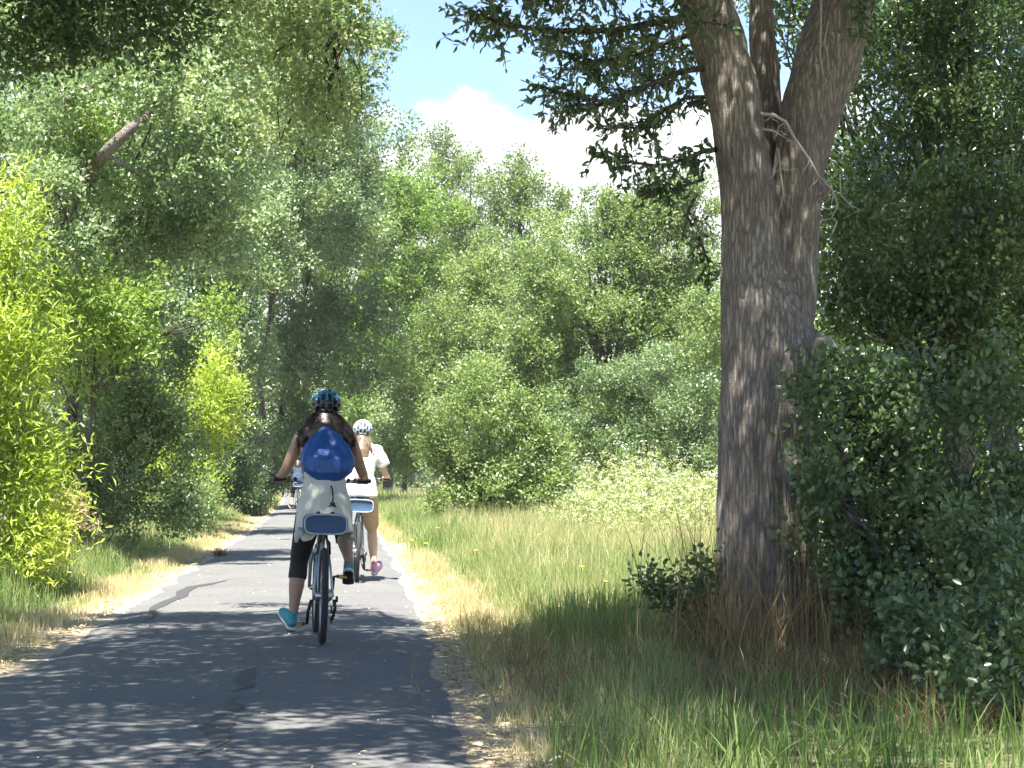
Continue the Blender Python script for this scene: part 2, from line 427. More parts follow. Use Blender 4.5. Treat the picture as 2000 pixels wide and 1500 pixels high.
def asphalt():
    m, t, b, o = mat_new('asphalt')
    tc = t.nodes.new('ShaderNodeTexCoord')
    n = t.nodes.new('ShaderNodeTexNoise'); n.inputs['Scale'].default_value = 120; n.inputs['Detail'].default_value = 3; n.inputs['Roughness'].default_value = 0.8
    t.links.new(tc.outputs['Object'], n.inputs['Vector'])
    n2 = t.nodes.new('ShaderNodeTexNoise'); n2.inputs['Scale'].default_value = 0.9; n2.inputs['Detail'].default_value = 6; n2.inputs['Roughness'].default_value = 0.6
    t.links.new(tc.outputs['Object'], n2.inputs['Vector'])
    r = t.nodes.new('ShaderNodeValToRGB'); e = r.color_ramp.elements
    e[0].position, e[1].position = 0.3, 0.72
    e[0].color, e[1].color = (0.084, 0.086, 0.089, 1), (0.17, 0.169, 0.165, 1)
    t.links.new(n.outputs['Fac'], r.inputs[0])
    mx = t.nodes.new('ShaderNodeMix'); mx.data_type = 'RGBA'; mx.blend_type = 'MULTIPLY'; mx.inputs[0].default_value = 1.0
    r2 = t.nodes.new('ShaderNodeValToRGB'); e = r2.color_ramp.elements
    e[0].position, e[1].position = 0.3, 0.7
    e[0].color, e[1].color = (0.86, 0.86, 0.87, 1), (1.1, 1.09, 1.06, 1)
    t.links.new(n2.outputs['Fac'], r2.inputs[0])
    t.links.new(r.outputs[0], mx.inputs[6]); t.links.new(r2.outputs[0], mx.inputs[7])
    n3 = t.nodes.new('ShaderNodeTexNoise'); n3.inputs['Scale'].default_value = 34; n3.inputs['Detail'].default_value = 6; n3.inputs['Roughness'].default_value = 0.75
    t.links.new(tc.outputs['Object'], n3.inputs['Vector'])
    r3 = t.nodes.new('ShaderNodeValToRGB'); e = r3.color_ramp.elements
    e[0].position, e[1].position = 0.36, 0.64; e[0].color, e[1].color = (0.80, 0.80, 0.80, 1), (1.2, 1.19, 1.17, 1)
    t.links.new(n3.outputs['Fac'], r3.inputs[0])
    m3 = t.nodes.new('ShaderNodeMix'); m3.data_type = 'RGBA'; m3.blend_type = 'MULTIPLY'; m3.inputs[0].default_value = 1.0
    t.links.new(mx.outputs[2], m3.inputs[6]); t.links.new(r3.outputs[0], m3.inputs[7])
    t.links.new(m3.outputs[2], b.inputs['Base Color'])
    b.inputs['Roughness'].default_value = 0.8; b.inputs['Specular IOR Level'].default_value = 0.35
    bp = t.nodes.new('ShaderNodeBump'); bp.inputs['Strength'].default_value = 0.5; bp.inputs['Distance'].default_value = 0.006
    t.links.new(n.outputs['Fac'], bp.inputs['Height']); t.links.new(bp.outputs[0], b.inputs['Normal'])
    return m
py_ = np.concatenate([np.arange(-10, 45, 0.1), np.arange(45, 200, 0.5)])
pc = path_c(py_)
jl = (vnoise(py_, py_ * 0, 1.3, 1) - 0.5) * 0.16 + (vnoise(py_, py_ * 0, 6, 2) - 0.5) * 0.07
jr = (vnoise(py_, py_ * 0, 1.1, 8) - 0.5) * 0.16 + (vnoise(py_, py_ * 0, 6, 9) - 0.5) * 0.07
cols_ = np.linspace(-1, 1, 9)
PV = []
for c in cols_:
    w = HALF * c + np.where(c < -0.99, jl, 0) + np.where(c > 0.99, jr, 0)
    PV.append(np.stack([pc + w, py_, np.full_like(py_, 0.018) - 0.012 * c * c - (0.028 if abs(c) > 0.99 else 0)], -1))
PV = np.stack(PV, 1); n0, n1 = PV.shape[:2]
idx = np.arange(n0 * n1).reshape(n0, n1)
PF = np.stack([idx[:-1, :-1], idx[:-1, 1:], idx[1:, 1:], idx[1:, :-1]], -1).reshape(-1, 4)
path = np_mesh('path', PV.reshape(-1, 3), PF, asphalt(), smooth=True)
tag(path, 'narrow grey asphalt cycle path curving gently left', kind='structure')

def path_z(x, y): return 0.018 - 0.012 * ((x - path_c(y)) / HALF) ** 2
M['tar'] = plain('tar_seal', (0.048, 0.048, 0.05), 0.7, var=0.3, scale=60)
def tar_patch(pts, wid):
    """irregular crack seal laid on the path through photo pixels on the ground"""
    P = []
    for px, py in pts:
        Y = CAM_H * FOC / (py - HOR); P.append(((px - 1000) / FOC * Y, Y))
    P = np.array(P); s = np.linspace(0, len(P) - 1, 50)
    x = np.interp(s, np.arange(len(P)), P[:, 0]); y = np.interp(s, np.arange(len(P)), P[:, 1])
    w = np.interp(s, np.arange(len(P)), wid) * (0.55 + 0.9 * vnoise(s, s * 0, 3.0, int(P[0, 0] * 10) % 7))
    w = w * np.clip(np.minimum(np.arange(50), 49 - np.arange(50)) / 14.0, 0.03, 1)
    x = x + (vnoise(s, s * 0, 2.0, 4) - 0.5) * 0.10
    vs = []; fs = []
    for i in range(len(s)):
        for k in (-1, 0, 1):
            xx = x[i] + k * w[i] / 2
            vs.append((xx, y[i], path_z(xx, y[i]) + 0.004))
    for i in range(len(s) - 1):
        for k in (0, 1): fs.append((3 * i + k, 3 * i + k + 1, 3 * i + k + 4, 3 * i + k + 3))
    return obj_from('tar_patch', vs, fs, M['tar'], path)
tar_patch([(285, 1219), (310, 1190), (355, 1165), (380, 1148), (430, 1138), (472, 1131)], [0.10, 0.13, 0.14, 0.12, 0.06, 0.03])
tar_patch([(465, 1355), (490, 1330), (505, 1300)], [0.06, 0.09, 0.03])
tar_patch([(400, 1480), (440, 1420), (455, 1385), (480, 1360)], [0.17, 0.13, 0.07, 0.03])
tar_patch([(522, 1047), (548, 1035)], [0.14, 0.10])
tar_patch([(548, 1056), (566, 1054)], [0.16, 0.16])

# ------------------------------------------------------------------ foliage
TRI = [0]
def leaf_mesh(name, pos, ax, nr, L, W, tint, mat, parent=None, hexa=False):
    ax = unit(ax); sd = unit(np.cross(nr, ax)); nr = np.cross(ax, sd)
    L = L[:, None]; W = W[:, None]; n = len(pos)
    if not hexa:
        mid = pos + ax * L * 0.48
        V = np.stack([pos, mid - sd * W / 2 + nr * W * 0.14, pos + ax * L - nr * L * 0.08, mid + sd * W / 2 + nr * W * 0.14], 1)
        b = np.arange(n)[:, None] * 4
        F = np.concatenate([b + np.array([[0, 1, 2]]), b + np.array([[0, 2, 3]])], 1).reshape(-1, 3)
        k = 4
    else:
        a, c = pos + ax * L * 0.30, pos + ax * L * 0.68 - nr * L * 0.03
        V = np.stack([pos, a - sd * W * .46 + nr * W * .12, c - sd * W * .40 + nr * W * .1, pos + ax * L - nr * L * 0.10,
                      c + sd * W * .40 + nr * W * .1, a + sd * W * .46 + nr * W * .12], 1)
        b = np.arange(n)[:, None] * 6
        F = np.concatenate([b + np.array([[0, 1, 2, 3]]), b + np.array([[0, 3, 4, 5]])], 1).reshape(-1, 4)
        k = 6
    TRI[0] += n * (4 if hexa else 2)
    return np_mesh(name, V.reshape(-1, 3), F, mat, parent, np.repeat(tint, k))

def crown_leaves(ells, clump, cover, L, W, g, far_keep=0.35, up=0.6, droop=0.15, spread=0.5, twig_n=7, bias=0.0, zsq=0.8, ragged=0.15):
    """leaf sprays gathered in clumps that fill ellipsoids (centre, radii); returns arrays for leaf_mesh"""
    P, A, Nn, T = [], [], [], []
    for c, r in ells:
        c = np.array(c); r = np.array(r)
        rm = (r[0] * r[1] * r[2]) ** (1 / 3)
        cr0 = min(clump, rm * 0.6)
        nc = max(5, int(1.25 * 4 * rm * rm / (cr0 * cr0)))
        d = unit(g.normal(size=(nc, 3)))
        keep = (d[:, 1] < 0.3) | (g.random(nc) < far_keep)
        d = d[keep]; nc = len(d)
        rad = (1 - 0.55 * g.random(nc) ** 1.6) * (1 + ragged * g.normal(size=nc))
        cc = c + d * r * rad[:, None]
        cr = cr0 * g.uniform(0.55, 1.3, nc)
        ctint = g.normal(0, 0.16, nc)
        area = math.pi * (cr ** 2) * zsq
        ntw = np.maximum(2, (cover * 0.55 * area / (0.5 * L * W * twig_n)).astype(int))
        ci = np.repeat(np.arange(nc), ntw); nt_ = len(ci)
        td = unit(g.normal(size=(nt_, 3)) + np.array([0, 0, 0.25]) + 0.5 * d[ci])
        tp = cc[ci] + td * (cr[ci] * g.random(nt_) ** 0.45)[:, None] * np.array([1, 1, zsq])
        tdir = unit(td + spread * g.normal(size=(nt_, 3)) + np.array([0, 0, up * 0.4 - droop]))
        tl = np.minimum(0.5 * cr[ci], L * 3.0)
        li = np.repeat(np.arange(nt_), twig_n); n = len(li)
        s = (np.tile(np.arange(twig_n), nt_) + g.random(n)) / twig_n
        pos = tp[li] + tdir[li] * (tl[li] * s)[:, None] + g.normal(size=(n, 3)) * (L * 0.35)
        ax = unit(tdir[li] * 0.6 + g.normal(size=(n, 3)) * 0.75 + np.array([0, 0, -droop]))
        nr = unit(td[li] * 0.45 + np.array([0, 0, up]) + g.normal(size=(n, 3)) * 0.55)
        t = np.clip(0.5 + bias + ctint[ci][li] + g.normal(0, 0.17, n), 0, 1)
        P.append(pos); A.append(ax); Nn.append(nr); T.append(t)
    P, A, Nn, T = map(np.concatenate, (P, A, Nn, T))
    n = len(P)
    k = P[:, 2] > 0.03
    P, A, Nn, T = P[k], A[k], Nn[k], T[k]; n = len(P)
    return P, A, Nn, L * g.uniform(0.7, 1.25, n), W * g.uniform(0.7, 1.2, n), T

SPRAY = {}
def spray_group(mat, L, W, hexa, n, up, droop):
    """node group that sets one of five leafy twigs on every point of a crown"""
    key = (mat.name, L, W, hexa, n, up, droop)
    if key in SPRAY: return SPRAY[key]
    ng = bpy.data.node_groups.new('leaf_sprays', 'GeometryNodeTree')
    ng.interface.new_socket('Geometry', in_out='INPUT', socket_type='NodeSocketGeometry')
    ng.interface.new_socket('Geometry', in_out='OUTPUT', socket_type='NodeSocketGeometry')
    nd = ng.nodes.new; gi, go = nd('NodeGroupInput'), nd('NodeGroupOutput')
    jn, ip = nd('GeometryNodeJoinGeometry'), nd('GeometryNodeInstanceOnPoints')
    for v in range(5):
        g = np.random.default_rng(900 + v)
        td = unit(np.array([g.normal() * .6, g.normal() * .6, 0.45]))
        s = (np.arange(n) + g.random(n)) / n - 0.4
        pos = td * (s * L * 3.8)[:, None] + np.clip(g.normal(size=(n, 3)), -1.8, 1.8) * (L * 0.85)
        ax = unit(td * 0.5 + unit(pos) * 0.5 + g.normal(size=(n, 3)) * 0.6 + np.array([0, 0, -droop]))
        nr = unit(np.array([0, 0, up]) + unit(pos) * 0.3 + g.normal(size=(n, 3)) * 0.55)
        o = leaf_mesh('twig', pos, ax, nr, L * g.uniform(0.65, 1.25, n), W * g.uniform(0.7, 1.2, n), np.clip(0.5 + g.normal(0, 0.17, n), 0, 1), mat, None, hexa)
        COL.objects.unlink(o)
        oi = nd('GeometryNodeObjectInfo'); oi.inputs['Object'].default_value = o; oi.inputs['As Instance'].default_value = True
        ng.links.new(oi.outputs['Geometry'], jn.inputs[0])
    def named(nm, ty):
        a = nd('GeometryNodeInputNamedAttribute'); a.data_type = ty; a.inputs['Name'].default_value = nm
        return a.outputs['Attribute']
    er = nd('FunctionNodeEulerToRotation')
    ng.links.new(named('rot', 'FLOAT_VECTOR'), er.inputs[0])
    ng.links.new(gi.outputs[0], ip.inputs['Points']); ng.links.new(jn.outputs[0], ip.inputs['Instance'])
    ip.inputs['Pick Instance'].default_value = True
    ng.links.new(named('variant', 'INT'), ip.inputs['Instance Index']); ng.links.new(er.outputs[0], ip.inputs['Rotation'])
    ng.links.new(named('size', 'FLOAT'), ip.inputs['Scale']); ng.links.new(ip.outputs[0], go.inputs[0])
    SPRAY[key] = ng
    return ng

def spray_crown(name, ells, clump, cover, L, W, g, mat, root, hexa=False, far_keep=0.5, up=0.7, droop=0.15, n=26, bias=0.0, zsq=0.8, ragged=0.15, cull=True):
    """leafy twigs gathered in clumps that fill ellipsoids (centre, radii)"""
    base = np.array(root.location); P, T = [], []
    for c, r in ells:
        c = np.array(c); r = np.array(r); rm = (r[0] * r[1] * r[2]) ** (1 / 3)
        cr0 = min(clump, rm * 0.6); nc = max(5, int(1.25 * 4 * rm * rm / (cr0 * cr0)))
        d = unit(g.normal(size=(nc, 3))); k = (d[:, 1] < 0.3) | (g.random(nc) < far_keep); d = d[k]; nc = len(d)
        rad = (1 - 0.55 * g.random(nc) ** 1.6) * (1 + ragged * g.normal(size=nc))
        cc = c + d * r * rad[:, None]; cr = cr0 * g.uniform(0.5, 1.35, nc); ct = g.normal(0, 0.17, nc)
        nt_ = np.maximum(2, (cover * 0.55 * math.pi * cr ** 2 * zsq / (0.5 * L * W * n)).astype(int))
        ci = np.repeat(np.arange(nc), nt_); m = len(ci)
        td = unit(g.normal(size=(m, 3)) + np.array([0, 0, 0.2]) + 0.5 * d[ci])
        P.append(cc[ci] + td * (cr[ci] * (0.2 + 0.85 * g.random(m) ** 0.6) * np.exp(0.28 * g.normal(size=m)))[:, None] * np.array([1, 1, zsq])); T.append(ct[ci] + g.normal(0, 0.07, m) + bias)
    P, T = np.concatenate(P), np.concatenate(T)
    k = P[:, 2] > L * 0.8
    if cull: k &= (np.abs(P[:, 0] / P[:, 1]) < 0.36) | (g.random(len(P)) < 0.3)
    P, T = P[k], T[k]; m = len(P)
    me = bpy.data.meshes.new(name); me.vertices.add(m); me.vertices.foreach_set('co', (P - base).astype(np.float32).ravel())
    a = me.attributes.new('rot', 'FLOAT_VECTOR', 'POINT'); a.data.foreach_set('vector', np.stack([g.normal(0, .38, m), g.normal(0, .38, m), g.uniform(0, 6.283, m)], -1).astype(np.float32).ravel())
    a = me.attributes.new('size', 'FLOAT', 'POINT'); a.data.foreach_set('value', g.uniform(0.75, 1.25, m).astype(np.float32))
    a = me.attributes.new('shift', 'FLOAT', 'POINT'); a.data.foreach_set('value', T.astype(np.float32))
    a = me.attributes.new('variant', 'INT', 'POINT'); a.data.foreach_set('value', g.integers(0, 5, m).astype(np.int32))
    me.materials.append(mat); me.update()
    o = bpy.data.objects.new(name, me); COL.objects.link(o); o.parent = root
    md = o.modifiers.new('leaf_sprays', 'NODES'); md.node_group = spray_group(mat, L, W, hexa, n, up, droop)
    o['kind'] = 'stuff'
    return o

def px_ells(rows, d):
    """rows (px, py, rx_px, rz_px[, dy, ry_m]) at distance d -> ellipsoids in metres"""
    out = []
    for row in rows:
        px, py, rx, rz = row[:4]
        dd = d + (row[4] if len(row) > 4 else 0.0)
        s = dd / FOC
        ry = row[5] if len(row) > 5 else 0.8 * max(rx, rz) * s
        out.append((tuple(at(px, py, dd)), (rx * s, ry, rz * s)))
    return out

def wobbly(p, q, n, amp, g):
    p, q = Vector(p), Vector(q); L = (q - p).length
    out = []
    for i in range(n + 1):
        t = i / n; w = math.sin(math.pi * t) * amp * L
        out.append(p.lerp(q, t) + Vector((g.normal() * w, g.normal() * w, g.normal() * w * 0.6)))
    return out

def trunk_part(root, base, ells, r0, g, name='trunk', mat=None, stems=1, limbs=None):
    mb = MB(); base = Vector(base)
    ells = ells if limbs is None else ells[:limbs]
    cs = [Vector(c) for c, r in ells]; rs = [r for c, r in ells]
    low = min(c.z for c in cs); mid = sum(cs, Vector()) / len(cs)
    for s in range(stems):
        b = base + Vector((g.normal() * 0.12, g.normal() * 0.12, 0)) * (1 if stems > 1 else 0)
        fork = Vector((b.x * 0.6 + mid.x * 0.4, b.y * 0.6 + mid.y * 0.4, max(low * 0.8, mid.z * 0.45)))
        pts = [b + Vector((0, 0, -0.1))] + wobbly(b + Vector((0, 0, 0.1)), fork, 5, 0.025, g)
        mb.tube(pts, [r0 * 1.4] + [r0 * (1.1 - 0.5 * i / 5) for i in range(6)], 9 if stems == 1 else 6)
        for k, (c, r) in enumerate(zip(cs, rs)):
            if k % stems != s: continue
            rr = Vector(r)
            tip = c + Vector((0, rr.y * 0.2, rr.z * 0.2))
            q = wobbly(fork - Vector((0, 0, 0.05 * fork.z)), tip, 5, 0.04, g)
            mb.tube(q, [r0 * 0.5 * (1 - 0.85 * i / 5) + 0.004 for i in range(6)], 7 if stems == 1 else 5)
            for _ in range(5):
                d = Vector((g.normal(), g.normal(), g.normal() + 0.3)).normalized()
                e = c + Vector((d.x * rr.x, d.y * rr.y, d.z * rr.z)) * 0.8
                mb.tube(wobbly(q[3], e, 4, 0.06, g), [r0 * 0.14 * (1 - 0.8 * i / 4) + 0.003 for i in range(5)], 5)
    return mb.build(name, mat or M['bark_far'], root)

DENSE = 1.25
def plant(name, cat, label, rows, d, base_px, mat, L, W, clump, cover, seed, r0=0.12, stems=1, tree=True, hexa=False, extra=None, group=None, fill=True, **kw):
    """one tree or shrub: an Empty at its foot, trunk (or stem) and crown (or foliage)"""
    g = np.random.default_rng(seed)
    ells = px_ells(rows, d) + (extra or [])
    base = at(base_px, 0, d); base = Vector((base.x, d + 0.7 * max(r[1] for c, r in ells), 0)); base.x *= base.y / d; base.z = float(ground_z(base.x, base.y))
    root = empty(name, base)
    root_inv = Matrix.Translation(-base)
    spray_crown('crown' if tree else 'foliage', ells, clump, cover * DENSE, L, W, g, mat, root, hexa, **kw)
    le = [((Vector(c) - base), r) for c, r in ells]
    trunk_part(root, (0, 0, 0), le, r0, g, 'trunk' if tree else 'stem', stems=stems)
    tag(root, label, cat, group)
    return root

# --- left bank
plant('oak_tree', 'tree', 'large grey-green oak on the left bank, thick bare limb showing', [
    (90, 270, 190, 170, -2), (300, 250, 190, 160, -2), (200, 450, 200, 150), (110, 430, 110, 120, -3), (400, 340, 130, 140), (230, 60, 240, 130), (340, 420, 130, 110)], 27, 40, M['oak'], 0.075, 0.046, 0.5, 2.7, 11, r0=0.11, ragged=0.1)
plant('oak_tree', 'tree', 'pale-leaved oak filling the gap behind the large oak', [
    (100, 430, 220, 240), (330, 120, 260, 220), (330, 420, 170, 170), (60, 120, 200, 220), (430, 230, 110, 160), (-220, 560, 200, 320), (-500, 640, 220, 280)], 37, 180, M['oak'], 0.12, 0.075, 0.7, 2.4, 112, r0=0.2)
plant('oak_tree', 'tree', 'dark-stemmed oak behind the two yellow-green bushes on the left', [
    (300, 610, 170, 120), (430, 470, 130, 140), (290, 780, 120, 150), (450, 640, 90, 90)], 55, 280, M['oak'], 0.11, 0.068, 0.7, 3.0, 12, r0=0.2)
plant('oak_tree', 'tree', 'tall pale oak whose top shows left of the sky gap', [
    (480, 120, 130, 150), (580, 180, 120, 140), (540, 330, 140, 120), (660, 230, 80, 110), (660, 400, 90, 110), (480, 450, 110, 110), (690, 110, 60, 80)], 63, 500, M['oak'], 0.12, 0.07, 0.8, 2.6, 131, r0=0.10)
plant('oak_tree', 'tree', 'tall rounded oak beyond the dark bush, its crown above the riders', [
    (610, 440, 130, 140), (560, 640, 110, 130), (640, 700, 95, 120), (545, 800, 75, 100), (690, 330, 80, 90), (560, 330, 110, 100), (600, 860, 50, 60)], 68, 520, M['greygreen'], 0.14, 0.085, 0.9, 3.0, 13, r0=0.12)
plant('willow_shrub', 'shrub', 'tall yellow-green willow at the left edge of the picture', [
    (5, 520, 62, 130), (0, 640, 82, 130), (15, 800, 85, 140), (35, 960, 85, 130), (20, 1080, 100, 70), (-120, 700, 120, 330)], 18.5, 0, M['willow'], 0.10, 0.023, 0.26, 1.9, 14, r0=0.05, stems=4, tree=False,
    droop=0.3, zsq=1.0)
plant('sapling', 'tree', 'small yellow-green tree half hidden under the large oak', [
    (160, 262, 45, 50), (130, 640, 110, 110), (230, 560, 90, 100), (250, 660, 70, 70), (430, 605, 35, 28)], 24.5, 150, M['young'], 0.075, 0.035, 0.35, 2.2, 15, r0=0.035, bias=0.2)
plant('shrub', 'shrub', 'grey-green broad shrub right beside the yellow-green willow', [
    (180, 830, 110, 150), (300, 760, 90, 140), (130, 990, 95, 90), (245, 960, 110, 90), (-160, 950, 130, 120), (-330, 900, 140, 150), (320, 900, 70, 90), (130, 720, 90, 90)], 26, 190, M['greygreen'], 0.06, 0.036, 0.4, 2.6, 16, r0=0.05, stems=4, tree=False)
plant('willow_shrub', 'shrub', 'bright yellow-green bush leaning right above the dark bush', [
    (425, 730, 42, 65), (400, 800, 60, 70), (370, 870, 62, 80), (340, 945, 58, 62), (440, 780, 30, 40)], 46, 350, M['willow'], 0.12, 0.034, 0.42, 2.6, 17, r0=0.06, stems=4, tree=False, bias=0.05)
plant('shrub', 'shrub', 'low straggling grey-green bush at the foot of the left bank', [
    (260, 1010, 90, 45), (350, 990, 70, 45), (400, 985, 40, 40), (170, 1060, 60, 40)], 36, 300, M['brush'], 0.07, 0.04, 0.3, 2.4, 18, r0=0.03, stems=5, tree=False)
plant('shrub', 'shrub', 'dark rounded bush at the left edge of the path', [
    (462, 900, 60, 95), (470, 960, 52, 55), (440, 940, 50, 70), (480, 820, 30, 40)], 55, 460, M['oak_dark'], 0.085, 0.05, 0.45, 3.2, 19, r0=0.05, stems=5, tree=False)
plant('shrub', 'shrub', 'grey-green shrub on the left bank under the tall rounded oak', [
    (540, 900, 50, 60), (575, 890, 40, 60), (520, 950, 25, 30)], 72, 530, M['greygreen'], 0.11, 0.065, 0.5, 2.8, 20, r0=0.05, stems=4, tree=False)
plant('dry_flower_stalks', 'weed', 'dried pinkish-brown flower stalks at the foot of the yellow-green willow', [
    (140, 990, 26, 34), (165, 1010, 20, 26), (90, 1090, 14, 16), (120, 975, 14, 18)], 20.5, 140, M['brown_leaf'], 0.03, 0.018, 0.10, 0.9, 201, r0=0.006, stems=4, tree=False)
# --- far centre
plant('young_tree', 'tree', 'leafy tree closing the far end of the path behind the riders', [
    (735, 430, 85, 120), (800, 500, 95, 150), (755, 690, 95, 150), (690, 800, 70, 110), (830, 660, 70, 110), (690, 560, 90, 110)], 96, 760, M['young'], 0.16, 0.10, 1.2, 2.6, 21, r0=0.25)
plant('young_tree', 'tree', 'tree with the tallest pointed tip against the white cloud', [
    (862, 300, 28, 48), (840, 350, 45, 50), (920, 340, 42, 50), (940, 410, 55, 60), (870, 450, 85, 100), (900, 560, 100, 110)], 104, 880, M['brush'], 0.16, 0.095, 0.9, 2.2, 22, r0=0.25, ragged=0.22)
plant('young_tree', 'tree', 'tree with a pointed tip right of the tallest one', [
    (1022, 325, 26, 42), (1000, 385, 52, 50), (1050, 390, 40, 50), (1020, 470, 80, 80), (1090, 410, 28, 40), (1060, 560, 100, 90)], 92, 1020, M['brush'], 0.15, 0.09, 0.85, 2.2, 23, r0=0.22, ragged=0.22)
plant('thicket', 'shrub', 'low thicket at the far bend of the path', [
    (690, 900, 60, 45), (740, 880, 60, 60), (600, 915, 60, 36), (520, 905, 60, 50), (450, 880, 80, 70)], 125, 690, M['brush'], 0.18, 0.11, 0.9, 2.8, 24, r0=0.08, stems=3, tree=False)
plant('woodland', 'woodland', 'distant strip of woodland closing the view behind all the trees', [
    (x, 800 - 90 * math.sin(i * 1.7), 130, 170) for i, x in enumerate(range(-150, 2200, 130))], 150, 1000, M['brush'], 0.5, 0.34, 1.8, 1.7, 241, r0=0.2)['kind'] = 'stuff'
# --- right side, far to near
plant('willow_tree', 'tree', 'broad dome of pale green willow left of the big trunk', [
    (1150, 540, 150, 130), (1290, 510, 120, 120), (1040, 620, 110, 130), (1190, 730, 190, 150), (1350, 690, 90, 220), (1010, 780, 110, 120),
    (1160, 680, 110, 100, 3), (1290, 640, 110, 100, 3), (1180, 425, 60, 40), (1270, 410, 80, 40), (1360, 420, 60, 60), (1250, 850, 160, 80)], 58, 1170, M['brush'], 0.11, 0.058, 0.75, 2.7, 25, r0=0.25, bias=0.0)
plant('willow_tree', 'tree', 'smaller rounded tree between the pointed trees and the pale dome', [
    (900, 640, 85, 110), (880, 760, 100, 110), (940, 560, 60, 60), (820, 850, 70, 80)], 70, 880, M['brush'], 0.125, 0.068, 0.75, 2.7, 26, r0=0.2, bias=0.06)
plant('shrub', 'shrub', 'bushy shrub beside the path just right of the second rider', [
    (780, 860, 45, 60), (765, 800, 30, 50), (830, 900, 50, 40)], 84, 790, M['greygreen'], 0.13, 0.075, 0.55, 2.8, 27, r0=0.05, stems=4, tree=False, bias=0.05)
plant('shrub', 'shrub', 'large yellowish green shrub sprawling onto the right verge', [
    (950, 850, 115, 95), (1045, 920, 85, 75), (880, 915, 65, 60), (960, 770, 85, 60), (980, 965, 100, 50), (840, 890, 36, 36), (1060, 975, 80, 42), (890, 965, 60, 38)], 42, 960, M['brush'], 0.085, 0.045, 0.42, 2.8, 28, r0=0.05, stems=6, tree=False, bias=0.1)
plant('shrub', 'shrub', 'sunlit shrub in front of the pale dome, left of the trunk', [
    (1245, 740, 85, 60), (1330, 790, 80, 80), (1180, 800, 90, 80), (1270, 880, 130, 60)], 49, 1260, M['greygreen'], 0.085, 0.046, 0.42, 2.7, 29, r0=0.05, stems=5, tree=False)
# thicket behind the right-hand undergrowth, in sun
plant('thicket', 'shrub', 'sunny yellow-green thicket seen through gaps right of the big trunk', [
    (1680, 900, 120, 130), (1850, 880, 140, 150), (2000, 850, 140, 180), (2190, 780, 140, 240), (2420, 800, 170, 230), (1700, 640, 140, 150), (1900, 600, 170, 170)], 27, 1780, M['young'], 0.09, 0.05, 0.5, 1.7, 30, r0=0.08, stems=4, tree=False)
plant('bay_tree', 'tree', 'second bay tree standing behind the glossy one in the upper right', [
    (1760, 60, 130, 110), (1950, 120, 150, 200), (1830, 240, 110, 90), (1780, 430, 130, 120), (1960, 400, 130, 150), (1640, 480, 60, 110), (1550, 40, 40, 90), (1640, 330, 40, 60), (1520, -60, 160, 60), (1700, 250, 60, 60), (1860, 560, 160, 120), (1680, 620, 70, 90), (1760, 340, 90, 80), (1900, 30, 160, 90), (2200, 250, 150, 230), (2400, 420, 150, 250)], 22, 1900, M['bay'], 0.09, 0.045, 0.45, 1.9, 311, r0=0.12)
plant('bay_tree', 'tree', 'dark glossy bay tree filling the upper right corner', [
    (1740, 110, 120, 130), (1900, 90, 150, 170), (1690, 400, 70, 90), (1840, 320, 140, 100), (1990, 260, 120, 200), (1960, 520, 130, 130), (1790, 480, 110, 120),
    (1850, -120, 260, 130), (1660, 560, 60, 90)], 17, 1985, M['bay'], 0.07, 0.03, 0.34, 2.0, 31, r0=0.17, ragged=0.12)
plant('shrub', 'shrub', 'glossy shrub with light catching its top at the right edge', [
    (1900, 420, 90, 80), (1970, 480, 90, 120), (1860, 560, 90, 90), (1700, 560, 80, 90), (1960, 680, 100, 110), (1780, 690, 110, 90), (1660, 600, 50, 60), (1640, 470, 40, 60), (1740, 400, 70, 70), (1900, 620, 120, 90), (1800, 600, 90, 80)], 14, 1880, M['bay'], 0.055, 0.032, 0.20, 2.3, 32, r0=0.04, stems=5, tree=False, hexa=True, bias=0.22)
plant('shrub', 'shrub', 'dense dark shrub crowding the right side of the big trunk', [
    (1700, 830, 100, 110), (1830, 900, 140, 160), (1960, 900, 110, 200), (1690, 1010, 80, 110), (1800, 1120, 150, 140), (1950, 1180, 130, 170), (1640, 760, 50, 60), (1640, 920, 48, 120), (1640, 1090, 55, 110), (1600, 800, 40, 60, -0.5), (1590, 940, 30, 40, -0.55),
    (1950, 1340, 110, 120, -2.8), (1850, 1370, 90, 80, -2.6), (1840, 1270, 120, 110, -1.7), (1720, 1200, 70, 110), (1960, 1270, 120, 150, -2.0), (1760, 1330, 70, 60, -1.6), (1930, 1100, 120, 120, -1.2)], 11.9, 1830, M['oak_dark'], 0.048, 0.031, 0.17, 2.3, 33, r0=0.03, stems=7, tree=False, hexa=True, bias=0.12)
plant('sprout', 'shrub', 'small dark-leaved sprout growing at the left foot of the big trunk', [
    (1350, 1165, 42, 28), (1300, 1160, 30, 18), (1375, 1120, 22, 30), (1380, 1230, 30, 30), (1265, 1140, 14, 8)], 12.3, 1370, M['oak_dark'], 0.05, 0.026, 0.10, 0.28, 34, r0=0.012, stems=3, tree=False, hexa=True, bias=-0.05, n=9)

